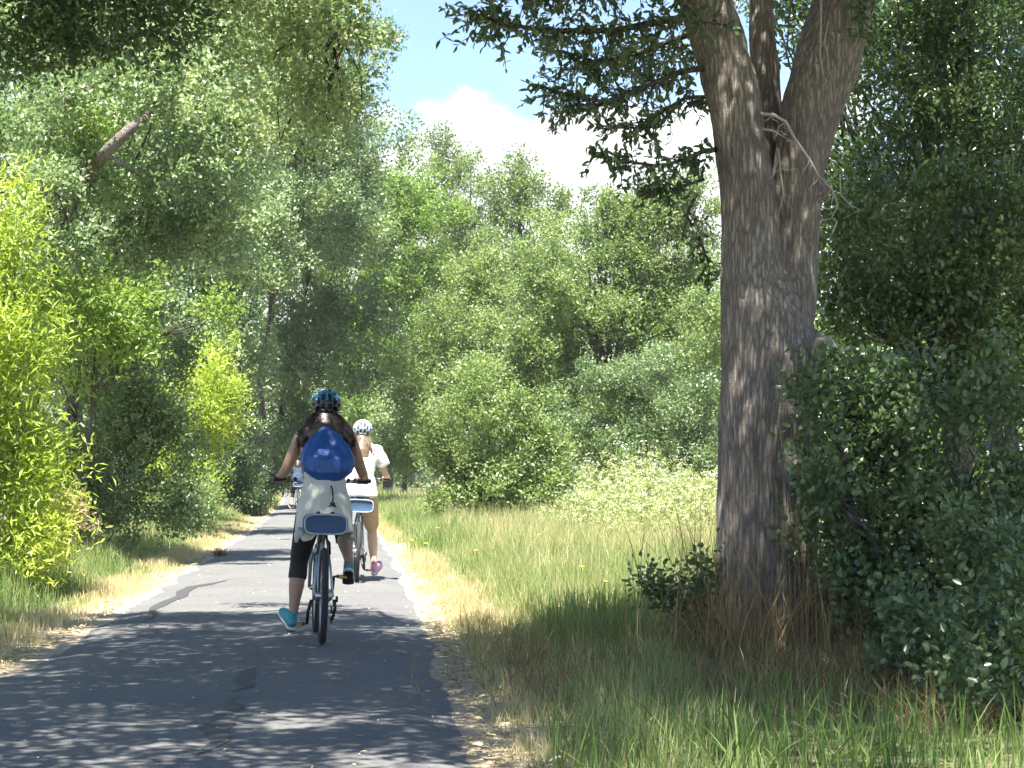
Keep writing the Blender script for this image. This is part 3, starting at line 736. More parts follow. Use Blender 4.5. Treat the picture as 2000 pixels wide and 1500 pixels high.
# ------------------------------------------------------------------ the big forked tree on the right
D = 12.4
def spine(rows, d=D): return [at(px, py, d + (dy if dy else 0)) for px, py, r, dy in rows], [r / FOC * d for px, py, r, dy in rows]
TB = Vector((at(1495, 1300, D).x, D, 0.0))
tree = empty('forked_tree', TB)
tag(tree, 'big forked tree with ridged grey-brown trunk on the right verge', 'tree')
mb = MB()
def add_stem(rows, seg=14):
    p, r = spine(rows); p = [q - TB for q in p]
    # resample smoothly
    n = len(p); P = []; Rr = []
    for i in range(n - 1):
        for k in range(4):
            t = k / 4; a, b = p[max(i - 1, 0)], p[min(i + 2, n - 1)]
            q = 0.5 * ((2 * p[i]) + (p[i + 1] - a) * t + (2 * a - 5 * p[i] + 4 * p[i + 1] - b) * t * t + (3 * p[i] - a - 3 * p[i + 1] + b) * t ** 3)
            P.append(q); Rr.append(r[i] + (r[i + 1] - r[i]) * t)
    P.append(p[-1]); Rr.append(r[-1])
    mb.tube(P, Rr, seg)
add_stem([(1492, 1345, 128, 0), (1494, 1250, 106, 0), (1495, 1150, 98, 0), (1500, 950, 100, 0), (1502, 800, 97, 0), (1500, 690, 93, 0), (1484, 600, 78, 0), (1470, 520, 62, 0), (1462, 420, 56, 0),
          (1453, 330, 54, 0), (1438, 220, 52, 0), (1414, 120, 52, 0), (1380, 0, 54, -0.05), (1335, -140, 50, -0.2), (1270, -330, 44, -0.6), (1180, -520, 34, -1.2), (1080, -700, 22, -1.8)])
add_stem([(1510, 800, 70, 0.05), (1520, 690, 72, 0.06), (1540, 600, 54, 0.08), (1553, 510, 42, 0.1), (1556, 420, 46, 0.1), (1562, 320, 52, 0.1), (1584, 210, 62, 0.12), (1622, 90, 64, 0.15), (1665, -30, 60, 0.2),
          (1730, -180, 52, 0.5), (1800, -380, 42, 0.9), (1850, -600, 28, 1.2)])
add_stem([(1515, 420, 24, 0.3), (1505, 260, 24, 0.33), (1494, 130, 26, 0.36), (1486, 0, 27, 0.4), (1480, -160, 25, 0.6), (1520, -380, 20, 1.0), (1560, -600, 12, 1.4)])
# burl, limb scar and root flare
for px, py, r, dy in ((1598, 372, 26, 0.03), (1575, 700, 44, 0.0), (1590, 665, 26, 0.0), (1440, 250, 30, -0.06), (1545, 745, 50, -0.05)):
    mb.ball(at(px, py, D + dy) - TB, r / FOC * D * 0.9)
for px, py, dx, dyy in ((1405, 1335, -0.12, -0.15), (1580, 1330, 0.15, -0.1), (1480, 1345, 0.0, -0.28), (1530, 1330, 0.1, 0.3)):
    b = at(px, py, D) - TB
    mb.tube([b * 0.4 + Vector((0, 0, 0.45)), b + Vector((dx * .3, dyy * .5, 0.12)), b + Vector((dx, dyy, -0.12))], [0.14, 0.12, 0.06], 10)
trunk = mb.build('trunk', M['bark'], tree)
remesh(trunk, 0.019, 4)
# ridged relief in the bark itself
co = np.empty(len(trunk.data.vertices) * 3, np.float32); trunk.data.vertices.foreach_get('co', co); co = co.reshape(-1, 3)
nm = np.empty(len(co) * 3, np.float32); trunk.data.vertices.foreach_get('normal', nm); nm = nm.reshape(-1, 3)
dsp = np.array([mnoise.fractal(Vector((v[0] * 17, v[1] * 17, v[2] * 2.6)), 0.8, 2.0, 3) * 0.013 + mnoise.noise(Vector((v[0] * 4, v[1] * 4, v[2] * 1.6))) * 0.022 for v in co])
co = co + nm * dsp[:, None]
trunk.data.vertices.foreach_set('co', co.astype(np.float32).ravel()); trunk.data.update()
# broken curled stub on the right flank
mb = MB(); mb.tube([at(1590, 690, 12.2) - TB, at(1600, 665, 12.12) - TB, at(1618, 660, 12.1) - TB, at(1632, 685, 12.12) - TB, at(1634, 720, 12.16) - TB], [0.030, 0.026, 0.024, 0.022, 0.02], 9)
mb.build('broken_stub', M['dead_twig'], tree)
# dead twigs hanging at the fork
def dead_twig(rows, r, d):
    mb = MB(); p = [at(x, y, d) - TB for x, y in rows]
    mb.tube(p, [r * (1 - 0.6 * i / (len(p) - 1)) for i in range(len(p))], 6)
    g = np.random.default_rng(int(rows[0][0]))
    for i in range(1, len(p)):
        for _ in range(2):
            e = p[i] + Vector((g.normal() * .06, g.normal() * .05, -abs(g.normal()) * .08 - .01))
            mb.tube(wobbly(p[i], e, 3, .12, g), [r * .35, r * .3, r * .25, r * .15], 5)
    return mb.build('dead_twig', M['dead_twig'], tree)
dead_twig([(1486, 222), (1510, 224), (1535, 238), (1552, 270), (1580, 310), (1600, 345), (1625, 370), (1636, 400), (1625, 425)], 0.012, 12.15)
dead_twig([(1490, 252), (1512, 256), (1535, 270)], 0.010, 12.2)
dead_twig([(1604, -20), (1603, 60), (1602, 110), (1608, 148)], 0.008, 12.1)
dead_twig([(1618, 40), (1610, 80), (1622, 140)], 0.006, 12.1)
dead_twig([(1520, 290), (1524, 330), (1530, 380), (1520, 420)], 0.007, 12.25)
dead_twig([(1640, 340), (1642, 380), (1660, 400), (1680, 410)], 0.006, 12.2)

# leafy branches: a limb, side twigs, alternate leaves
def leaf_unit():
    me = bpy.data.meshes.new('leaf')
    vs = [(0, 0, 0), (-.23, .30, .06), (-.20, .68, .03), (0, 1, -.1), (.20, .68, .03), (.23, .30, .06)]
    me.from_pydata(vs, [], [(0, 1, 2, 3), (0, 3, 4, 5)]); me.materials.append(M['tree_leaf'])
    a = me.attributes.new('tint', 'FLOAT', 'POINT'); a.data.foreach_set('value', np.full(6, 0.45, np.float32)); me.update()
    return me
M['tree_leaf'] = leafy('tree_leaf', [(0.06, 0.102, 0.045), (0.105, 0.167, 0.072), (0.165, 0.232, 0.104)], 0.3, 0.22, 0.6, 1.2)
LEAF = leaf_unit()
leaf_store = []
def leafy_branch(rows, r, seed, n_twig, twig_len, L=0.058, single=0, sag=0.5):
    g = np.random.default_rng(seed)
    p = [at(x, y, d) - TB for x, y, d in rows]
    mb = MB(); mb.tube(p, [r * (1 - 0.75 * i / (len(p) - 1)) + 0.002 for i in range(len(p))], 7)
    P, A, Nn = [], [], []
    for k in range(n_twig):
        s = g.uniform(0.15, 1.0) * (len(p) - 1); i = min(int(s), len(p) - 2); b = p[i].lerp(p[i + 1], s - i)
        dirn = (p[i + 1] - p[i]).normalized()
        e = b + (dirn * 0.5 + Vector((g.normal() * 0.7, g.normal() * 0.7, g.normal() * 0.55 - sag * 0.5))).normalized() * twig_len * g.uniform(0.4, 1.2)
        q = wobbly(b, e, 4, 0.07, g)
        mb.tube(q, [0.0045, 0.004, 0.003, 0.0022, 0.0015], 4)
        nl = int(g.integers(7, 15))
        for j in range(nl):
            t = (0.2 + 0.8 * (j + g.random()) / nl) * 4; ii = min(int(t), 3); c = q[ii].lerp(q[ii + 1], t - ii)
            td = (q[ii + 1] - q[ii]).normalized()
            ax = (td * 0.7 + Vector((g.normal(), g.normal(), g.normal() - 0.25)) * 0.8).normalized()
            P.append(c); A.append(ax); Nn.append((Vector((0, 0, 0.8)) + Vector(g.normal(size=3)) * 0.6).normalized())
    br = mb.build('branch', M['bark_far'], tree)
    P, A, Nn = (np.array([tuple(v) for v in a]) for a in (P, A, Nn))
    n = len(P); LL = L * g.uniform(0.65, 1.2, n)
    if single:
        for i in range(min(single, n)):
            ax, nr = Vector(A[i]), Vector(Nn[i]); sd = nr.cross(ax).normalized(); nr = ax.cross(sd)
            o = bpy.data.objects.new('leaf', LEAF); COL.objects.link(o); o.parent = br
            m4 = Matrix((sd, ax, nr)).transposed().to_4x4(); m4.translation = Vector(P[i])
            o.matrix_local = m4 @ Matrix.Scale(LL[i], 4)
        P, A, Nn, LL = P[single:], A[single:], Nn[single:], LL[single:]
    if len(P):
        o = leaf_mesh('leaves', P, A, Nn, LL, LL * 0.46, np.clip(0.45 + g.normal(0, 0.25, len(P)), 0, 1), M['tree_leaf'], br, True)
        o['kind'] = 'stuff'
leafy_branch([(1400, 292, 12.4), (1372, 296, 12.2), (1340, 310, 12.1), (1290, 325, 12.0), (1220, 315, 11.9), (1160, 300, 11.8)], 0.016, 1, 44, 0.20, single=150)
leafy_branch([(1395, 130, 12.4), (1330, 140, 12.2), (1270, 165, 12.1), (1190, 200, 12.0), (1120, 190, 11.9), (1065, 170, 11.8)], 0.02, 2, 80, 0.26, single=100)
leafy_branch([(1375, 30, 12.4), (1300, 40, 12.2), (1200, 60, 12.0), (1090, 60, 11.9), (1000, 50, 11.8), (935, 30, 11.7)], 0.025, 3, 110, 0.27, single=50)
leafy_branch([(1390, 190, 12.4), (1340, 190, 12.5), (1290, 220, 12.6), (1240, 250, 12.7), (1190, 250, 12.7)], 0.014, 4, 50, 0.24)
leafy_branch([(1350, -60, 12.3), (1250, -60, 12.1), (1160, -30, 11.9), (1070, -20, 11.8), (1000, -30, 11.6)], 0.03, 5, 140, 0.32)
leafy_branch([(1370, 60, 12.5), (1310, 80, 12.8), (1230, 110, 13.1), (1160, 120, 13.3), (1100, 100, 13.5)], 0.02, 6, 120, 0.34)
leafy_branch([(1330, -120, 12.2), (1300, -60, 11.9), (1330, 0, 11.7), (1370, 40, 11.6), (1420, 50, 11.6)], 0.012, 7, 22, 0.18)
leafy_branch([(1690, -80, 12.4), (1700, -20, 12.1), (1690, 30, 12.0), (1680, 70, 11.9)], 0.012, 8, 16, 0.16)
leafy_branch([(1360, 380, 13.5), (1340, 420, 13.6), (1370, 470, 13.7), (1390, 540, 13.8)], 0.012, 9, 20, 0.22)
leafy_branch([(1375, 350, 12.9), (1330, 365, 12.9), (1290, 372, 12.8), (1250, 360, 12.7)], 0.010, 10, 26, 0.2)

# the rest of its crown, above the picture, shading the verge
g = np.random.default_rng(40)
ell = [((c[0] + 0.6, c[1] - 1.2, c[2]), r) for c, r in [((0.2, 11.5, 6.3), (2.2, 2.6, 1.2)), ((-1.2, 9.0, 6.6), (2.2, 2.6, 1.2)), ((2.2, 12.5, 6.6), (2.2, 2.4, 1.4)), ((1.5, 8.5, 6.2), (2.2, 2.6, 1.2)), ((0.4, 10.2, 8.0), (3.2, 3.6, 1.2)), ((3.4, 9.5, 6.4), (1.8, 2.4, 1.2)), ((3.9, 13.6, 6.8), (2.0, 2.2, 1.2)), ((2.4, 15.4, 7.0), (2.0, 1.8, 1.0))]]
spray_crown('crown', ell, 0.40, 2.0, 0.10, 0.06, g, M['tree_leaf'], tree, far_keep=1.0, cull=False)

# ------------------------------------------------------------------ tree on the left whose boughs hang into the upper left corner
g = np.random.default_rng(41)
lb = Vector((-6.3, 11.0, 0.0)); lb.z = float(ground_z(lb.x, lb.y))
lt = empty('overhanging_oak', lb)
tag(lt, 'dark oak boughs hanging into the upper left corner over the path', 'tree')
ell = px_ells([(60, 20, 150, 120), (200, 10, 130, 120), (330, -20, 110, 110), (420, -70, 90, 90), (120, -130, 260, 110), (-80, -20, 160, 200)], 14.2)
spray_crown('bough', ell, 0.30, 2.6, 0.055, 0.034, g, M['oak_dark'], lt, far_keep=1.0, cull=False)  # darker leaf colour stands in for the boughs' shaded underside
ell3 = px_ells([(470, 70, 120, 120, 1), (590, 100, 120, 120), (665, 60, 80, 110), (665, 190, 62, 75), (590, 230, 85, 80, 1), (550, -50, 160, 60), (700, -20, 50, 70), (450, 200, 100, 90, 2)], 14)
o = spray_crown('bough', ell3, 0.24, 2.1, 0.05, 0.030, g, M['oak'], lt, ragged=0.2, bias=0.28)  # same tree, leaves coloured lighter to stand in for sunlight
o['label'] = 'speckled bough reaching over the path against the sky, leaves coloured pale as if sunlit'
ell2 = [((c[0] + 1.3, c[1] - 1.1, c[2]), r) for c, r in [((-4.0, 12.0, 6.3), (1.8, 2.2, 0.9)), ((-4.6, 9.0, 6.0), (2.0, 2.4, 1.1)), ((-2.6, 9.0, 6.0), (1.8, 2.4, 0.9)), ((-6.5, 12.0, 6.8), (2.2, 2.2, 1.4)), ((-3.8, 10.4, 7.6), (2.6, 3.2, 1.1)), ((-3.4, 6.0, 5.6), (2.4, 1.8, 1.0)), ((-2.6, 12.6, 6.2), (1.8, 1.5, 0.8))]]
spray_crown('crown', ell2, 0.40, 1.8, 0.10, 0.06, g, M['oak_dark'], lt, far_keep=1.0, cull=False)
trunk_part(lt, (0, 0, 0), [(Vector(c) - lb, r) for c, r in ell2], 0.22, g)
mb = MB()
for c, r in ell3[:5]:
    q = [Vector((-5.2, 12.2, 5.4)) - lb, Vector((-3.4, 13.2, 6.2)) - lb, Vector((c[0] - 0.3, 14.6, 5.9)) - lb, Vector((c[0], c[1] + 0.2, c[2])) - lb]
    mb.tube(q, [0.07, 0.05, 0.03, 0.010], 7)
    for _ in range(7):
        d_ = unit(g.normal(size=3)); e = Vector(c) - lb + Vector(d_ * np.array(r)) * 0.9
        mb.tube(wobbly(q[2].lerp(q[3], g.uniform(0.3, 0.9)), e, 4, 0.06, g), [0.014, 0.011, 0.008, 0.006, 0.003], 5)
mb.build('limb', M['bark_far'], lt)
# thick bare limb of the large oak, caught by the sun
ok = bpy.data.objects['oak_tree']
def oak_limb(rows, rad, nm='limb', mat=None):
    mb = MB(); mb.tube([at(x, y, d) - ok.location for x, y, d in rows], rad, 10); mb.build(nm, mat or M['bark'], ok)
oak_limb([(60, 640, 28.5), (100, 480, 28.0), (160, 360, 26.4), (205, 300, 24.2), (250, 255, 24.0), (292, 222, 24.8), (330, 180, 27.5)], [0.11, 0.10, 0.09, 0.08, 0.07, 0.05, 0.02])
oak_limb([(205, 300, 24.2), (260, 330, 24.2), (330, 345, 25)], [0.025, 0.02, 0.01])
oak_limb([(90, 215, 24.8), (130, 195, 24.0), (180, 172, 24.6)], [0.04, 0.045, 0.03])
for rows in ([(150, 520, 25.6), (160, 560, 25.5), (165, 590, 25.5)], [(262, 520, 26), (275, 545, 26), (285, 550, 26)], [(225, 615, 25.5), (240, 640, 25.5), (250, 665, 25.5)], [(180, 500, 25.8), (230, 530, 25.7), (262, 530, 25.7)],
             [(270, 400, 26), (285, 412, 26), (282, 440, 26)], [(300, 295, 26.4), (330, 312, 26.4)], [(40, 388, 25), (85, 392, 25)]):
    oak_limb(rows, [0.022] + [0.017] * (len(rows) - 2) + [0.008], 'dead_twig', M['dead_twig'])

# ------------------------------------------------------------------ grass
def blades(name, x, y, h, w, tint, mat, label=None, cat=None, lean=0.35, seed=0, kind='stuff', parent=None, segs=3, z=None, off=None):
    g = np.random.default_rng(seed); n = len(x)
    z = ground_z(x, y) - 0.01 if z is None else z
    a = g.uniform(0, 2 * math.pi, n); ln = np.abs(g.normal(0, lean, n))
    ld = np.stack([np.cos(a), np.sin(a), np.zeros(n)], -1)
    fa = g.uniform(-0.9, 0.9, n); wd = np.stack([np.cos(fa), np.sin(fa), np.zeros(n)], -1)
    b = np.stack([x, y, z], -1)
    if off is not None: b = b - np.array(off)
    rows = []
    for k in range(segs):
        t = k / segs
        c = b + ld * (h * ln * t ** 1.7)[:, None] + np.array([0, 0, 1.0]) * (h * (t - 0.22 * ln * t * t))[:, None]
        ww = (w * (1 - 0.55 * t))[:, None] * 0.5
        rows += [c - wd * ww, c + wd * ww]
    rows.append(b + ld * (h * ln)[:, None] + np.array([0, 0, 1.0]) * (h * (1 - 0.22 * ln))[:, None])
    k = len(rows); V = np.stack(rows, 1).reshape(-1, 3)
    i0 = np.arange(n)[:, None] * k; fs = []
    for s in range(segs - 1):
        q = 2 * s; fs += [i0 + np.array([[q, q + 1, q + 3]]), i0 + np.array([[q, q + 3, q + 2]])]
    q = 2 * (segs - 1); fs.append(i0 + np.array([[q, q + 1, q + 2]]))
    F = np.concatenate(fs, 1).reshape(-1, 3)
    TRI[0] += len(F)
    o = np_mesh(name, V, F, mat, parent, np.repeat(tint, k))
    return tag(o, label, cat, kind=kind)

def scatter(n, y0, y1, e0, e1, side, g, power=1.0):
    """n points at metres e0..e1 outside the path edge on one side"""
    y = y0 + (y1 - y0) * g.random(n) ** power
    e = e0 + (e1 - e0) * g.random(n)
    return path_c(y) + side * (HALF + e), y, e

g = np.random.default_rng(50)
X_, Y_, H_, W_, T_ = [], [], [], [], []
def sow(n, y0, y1, e0, e1, side, hgt, wid, tint, tsd=0.12, power=1.0, patch=0.25, edge=0.0):
    x, y, e = scatter(n, y0, y1, e0, e1, side, g, power)
    p = vnoise(x, y, 0.8, 21); p2 = vnoise(x, y, 2.6, 22)
    keep = g.random(n) < np.clip(0.45 + 1.1 * (p * 0.6 + p2 * 0.4 - 0.25), 0.05, 1)
    h = hgt * g.uniform(0.45, 1.25, n) * (0.6 + 0.8 * p2)
    if edge: h *= np.clip((e - e0) / edge, 0.25, 1)
    t = np.clip(tint + patch * (p - 0.5) * 2 + g.normal(0, tsd, n), 0, 1)
    for A, v in zip((X_, Y_, H_, W_, T_), (x, y, h, np.full(n, wid) * g.uniform(0.6, 1.3, n), t)): A.append(v[keep])
# right verge: straw near the edge, green further out, taller with distance from the path
sow(5000, 6.5, 16, 0.0, 0.35, 1, 0.10, 0.005, 0.80, edge=0.2)
sow(15000, 7.0, 15, 0.15, 1.2, 1, 0.18, 0.005, 0.50, 0.2, edge=0.5)
sow(16000, 7.0, 13, 1.0, 4.2, 1, 0.16, 0.005, 0.38, 0.2)
sow(20000, 12.5, 22, 0.7, 4.0, 1, 0.32, 0.006, 0.27, 0.17)
sow(9000, 15, 30, 0.0, 0.5, 1, 0.13, 0.007, 0.78, edge=0.3)
sow(28000, 15, 34, 0.35, 4.5, 1, 0.30, 0.008, 0.40, 0.18, edge=0.6)
sow(20000, 20, 40, 1.2, 7.5, 1, 0.50, 0.009, 0.58, 0.15)
sow(26000, 30, 75, 0.15, 3.0, 1, 0.35, 0.014, 0.32, 0.15, edge=0.5)
sow(9000, 34, 75, 0.0, 0.4, 1, 0.12, 0.014, 0.7)
sow(9000, 70, 130, 0.0, 4.0, 1, 0.45, 0.03, 0.42)
# left verge
sow(7000, 8, 22, 0.0, 0.5, -1, 0.13, 0.006, 0.80, edge=0.3)
sow(16000, 9, 24, 0.35, 1.9, -1, 0.32, 0.007, 0.34, 0.18, edge=0.6)
sow(9000, 20, 50, 0.0, 0.6, -1, 0.13, 0.010, 0.76, edge=0.3)
sow(22000, 22, 60, 0.4, 2.4, -1, 0.34, 0.011, 0.38, 0.18, edge=0.6)
sow(9000, 55, 130, 0.0, 3.0, -1, 0.35, 0.025, 0.5)
X_, Y_, H_, W_, T_ = map(np.concatenate, (X_, Y_, H_, W_, T_))
far = Y_ > 24
blades('grass', X_[~far], Y_[~far], H_[~far], W_[~far], T_[~far], M['grass'], 'mixed green and straw-coloured grass on the near verges', 'grass', seed=51, segs=3)
blades('grass', X_[far], Y_[far], H_[far], W_[far], T_[far], M['grass'], 'pale sunlit grass on the verges farther along the path', 'grass', seed=52, segs=2)
# bright broad blades in the lowest right foreground
g = np.random.default_rng(53)
n = 420
x = g.uniform(0.15, 2.4, n); y = g.uniform(7.2, 8.6, n)
blades('foreground_grass', x, y, g.uniform(0.12, 0.34, n), g.uniform(0.006, 0.011, n), np.clip(g.normal(0.05, 0.08, n), 0, 1), M['grass'], 'bright green broad grass blades at the bottom edge right of the path', 'grass', lean=0.5, seed=54, segs=4)
# straw tuft round the foot of the big tree
n = 1500
a = g.uniform(0, 2 * math.pi, n); rr = 0.28 + np.abs(g.normal(0, 0.22, n))
x, y = TB.x + np.cos(a) * rr * 1.1, TB.y - 0.05 + np.sin(a) * rr
blades('dry_grass', x, y, np.where(g.random(n) < 0.2, g.uniform(0.5, 1.15, n), g.uniform(0.15, 0.6, n)), g.uniform(0.004, 0.010, n), np.clip(g.normal(0.5, 0.25, n), 0, 1), M['straw'],
       'tall dry straw standing round the foot of the big trunk', 'grass', lean=0.42, seed=55, segs=4)
n = 4200
x = g.normal(1.6, 0.7, n); y = g.normal(10.9, 0.7, n)
blades('dead_grass', x, y, g.uniform(0.06, 0.28, n), g.uniform(0.004, 0.008, n), np.clip(g.normal(0.35, 0.25, n), 0, 1), M['straw'],
       'matted brown dead grass in front of the big trunk', 'grass', lean=1.5, seed=56, segs=3)
n = 2400
x = np.concatenate([g.normal(0.3, 0.35, n // 2), g.uniform(1.8, 3.4, n // 2)]); y = np.concatenate([g.normal(12.6, 1.6, n // 2), g.uniform(8.6, 10.8, n // 2)])
x = np.maximum(x, path_c(y) + HALF + 0.12 + 0.25 * g.random(n))
blades('dead_grass', x, y, g.uniform(0.08, 0.3, n), g.uniform(0.004, 0.008, n), np.clip(g.normal(0.45, 0.25, n), 0, 1), M['straw'],
       'thin brown dead grass among the shaded green near the path edge', 'grass', lean=0.9, seed=57, segs=3)
# fallen leaves and straw bits
g = np.random.default_rng(58)
def litter(name, x, y, z, L, label, tlo=0.2):
    n = len(x); a = g.uniform(0, 2 * math.pi, n)
    ax = np.stack([np.cos(a), np.sin(a), g.normal(0, 0.12, n)], -1); nr = unit(np.stack([g.normal(0, .2, n), g.normal(0, .2, n), np.ones(n)], -1))
    o = leaf_mesh(name, np.stack([x, y, z], -1), ax, nr, L, L * g.uniform(0.2, 0.5, n), np.clip(g.uniform(tlo, 1.1, n), 0, 1), M['litter'])
    tag(o, label, 'leaves', kind='stuff')
y = 6.5 + 60 * g.random(700) ** 1.8; x = path_c(y) + g.uniform(-1.3, 1.3, 700)
litter('fallen_leaves', x, y, path_z(x, y) + 0.010, g.uniform(0.018, 0.045, 700), 'small pale fallen leaves scattered over the asphalt', 0.5)
n = 9000
y = 6.0 + 70 * g.random(n) ** 1.6; s = np.where(g.random(n) < 0.5, -1, 1); e = np.abs(g.normal(0.02, 0.16, n)) - 0.07
x = path_c(y) + s * (HALF + e); z = np.maximum(ground_z(x, y), np.where(e < 0, path_z(x, y), -1)) + g.uniform(0.006, 0.03, n)
litter('leaf_litter', x, y, z, g.uniform(0.02, 0.07, n), 'straw and dead leaf litter along both edges of the asphalt')

# ------------------------------------------------------------------ flowering weeds in the sun
def weed(x, y, h, seed):
    g = np.random.default_rng(seed); z0 = float(ground_z(x, y))
    r = empty('flowering_weed', (x, y, z0))
    st = MB(); heads = []
    main = wobbly((0, 0, -0.03), (g.normal() * 0.06, g.normal() * 0.06, h), 5, 0.02, g)
    st.tube(main, [0.010, 0.009, 0.008, 0.007, 0.005, 0.003], 5); heads.append(main[-1])
    for _ in range(int(g.integers(4, 8))):
        i = int(g.integers(1, 5)); e = main[i] + Vector((g.normal() * 0.16, g.normal() * 0.16, h * g.uniform(0.14, 0.34)))
        st.tube(wobbly(main[i], e, 3, 0.05, g), [0.005, 0.004, 0.003, 0.002], 4); heads.append(e)
    st.build('stem', M['green_stem'], r)
    ell = [((0, 0, h * k), (0.36 * (1.2 - 0.5 * k), 0.30 * (1.2 - 0.5 * k), h * 0.18)) for k in (0.25, 0.5, 0.75)]
    arr = crown_leaves(ell, 0.12, 0.9, 0.06, 0.026, g, far_keep=0.6)
    o = leaf_mesh('foliage', *arr, M['pale'], r); o['kind'] = 'stuff'
    for hd in heads:
        k = 30; a = g.uniform(0, 6.28, k); q = np.sqrt(g.random(k)) * g.uniform(0.045, 0.08)
        P = np.stack([np.cos(a) * q + hd.x, np.sin(a) * q + hd.y, hd.z + 0.02 - q * q * 6 + g.normal(0, 0.004, k)], -1)
        leaf_mesh('umbel', P, np.stack([np.cos(a), np.sin(a), a * 0], -1), unit(np.stack([g.normal(0, .3, k), g.normal(0, .3, k), np.ones(k)], -1)),
                  np.full(k, 0.022), np.full(k, 0.018), np.zeros(k), M['white_flower'], r)['kind'] = 'stuff'
    tag(r, 'tall pale weed with white flower heads in the sunny patch left of the big trunk', 'weed', 'flowering weeds in the sunny patch')
g = np.random.default_rng(60)
WEEDS = [(1130, 33, .95), (1170, 36, 1.3), (1215, 34, 1.2), (1245, 37, 1.5), (1270, 35, 1.35), (1300, 33, 1.0), (1340, 36, 1.25), (1375, 32, 1.1), (1190, 30, .8), (1250, 29, .8), (1310, 28, .7), (1370, 29, .9), (1100, 35, .8),
         (1285, 31, 1.0), (1225, 32, 1.05), (1345, 31, 1.0), (1150, 38, 1.35), (1205, 39, 1.75), (1320, 38, 1.45), (1390, 35, 1.3), (1262, 36, 1.7), (1232, 38, 1.3), (1160, 31, .9), (1335, 33, 1.2)]
for i, (px, d, h) in enumerate(WEEDS): weed((px - 1000) / FOC * d, d, h, 100 + i)
def yellow_flower(px, py, h):
    Y = (CAM_H - h) * FOC / (py - HOR); x = (px - 1000) / FOC * Y; z0 = float(ground_z(x, Y))
    r = empty('yellow_flower', (x, Y, z0)); mb = MB(); mb.tube([(0, 0, -0.02), (0.01, 0, h * .5), (0, 0, h)], [0.004, 0.003, 0.003], 4); mb.build('stem', M['green_stem'], r)
    mb = MB()
    for k in range(8):
        a = k * math.pi / 4; c = Vector((math.cos(a) * .018, math.sin(a) * .018, h + .004)); mb.ball(c, (.014, .014, .005), 6, 4)
    mb.ball((0, 0, h + .006), (.012, .012, .008), 6, 4)
    mb.build('petals', M['yellow_flower'], r)
    tag(r, 'small yellow flower in the grass of the right verge', 'flower', 'yellow flowers in the right verge')
for px, py in ((805, 1053), (832, 1060), (855, 1031), (1039, 1038), (1052, 1053), (957, 1019), (1135, 1110), (1180, 1150), (930, 1075)): yellow_flower(px, py, 0.3)
# dry tuft on the left edge of the asphalt
tx, ty = (431 - 1000) / FOC * 28.6, 28.6
n = 160; g = np.random.default_rng(61)
blades('dry_tuft', g.normal(tx, 0.05, n), g.normal(ty, 0.05, n), g.uniform(0.06, 0.18, n), np.full(n, 0.010), np.clip(g.normal(0.35, 0.2, n), 0, 1), M['straw'], 'small dry weed tuft at the left edge of the asphalt', 'weed', lean=0.6, seed=62, kind='thing')
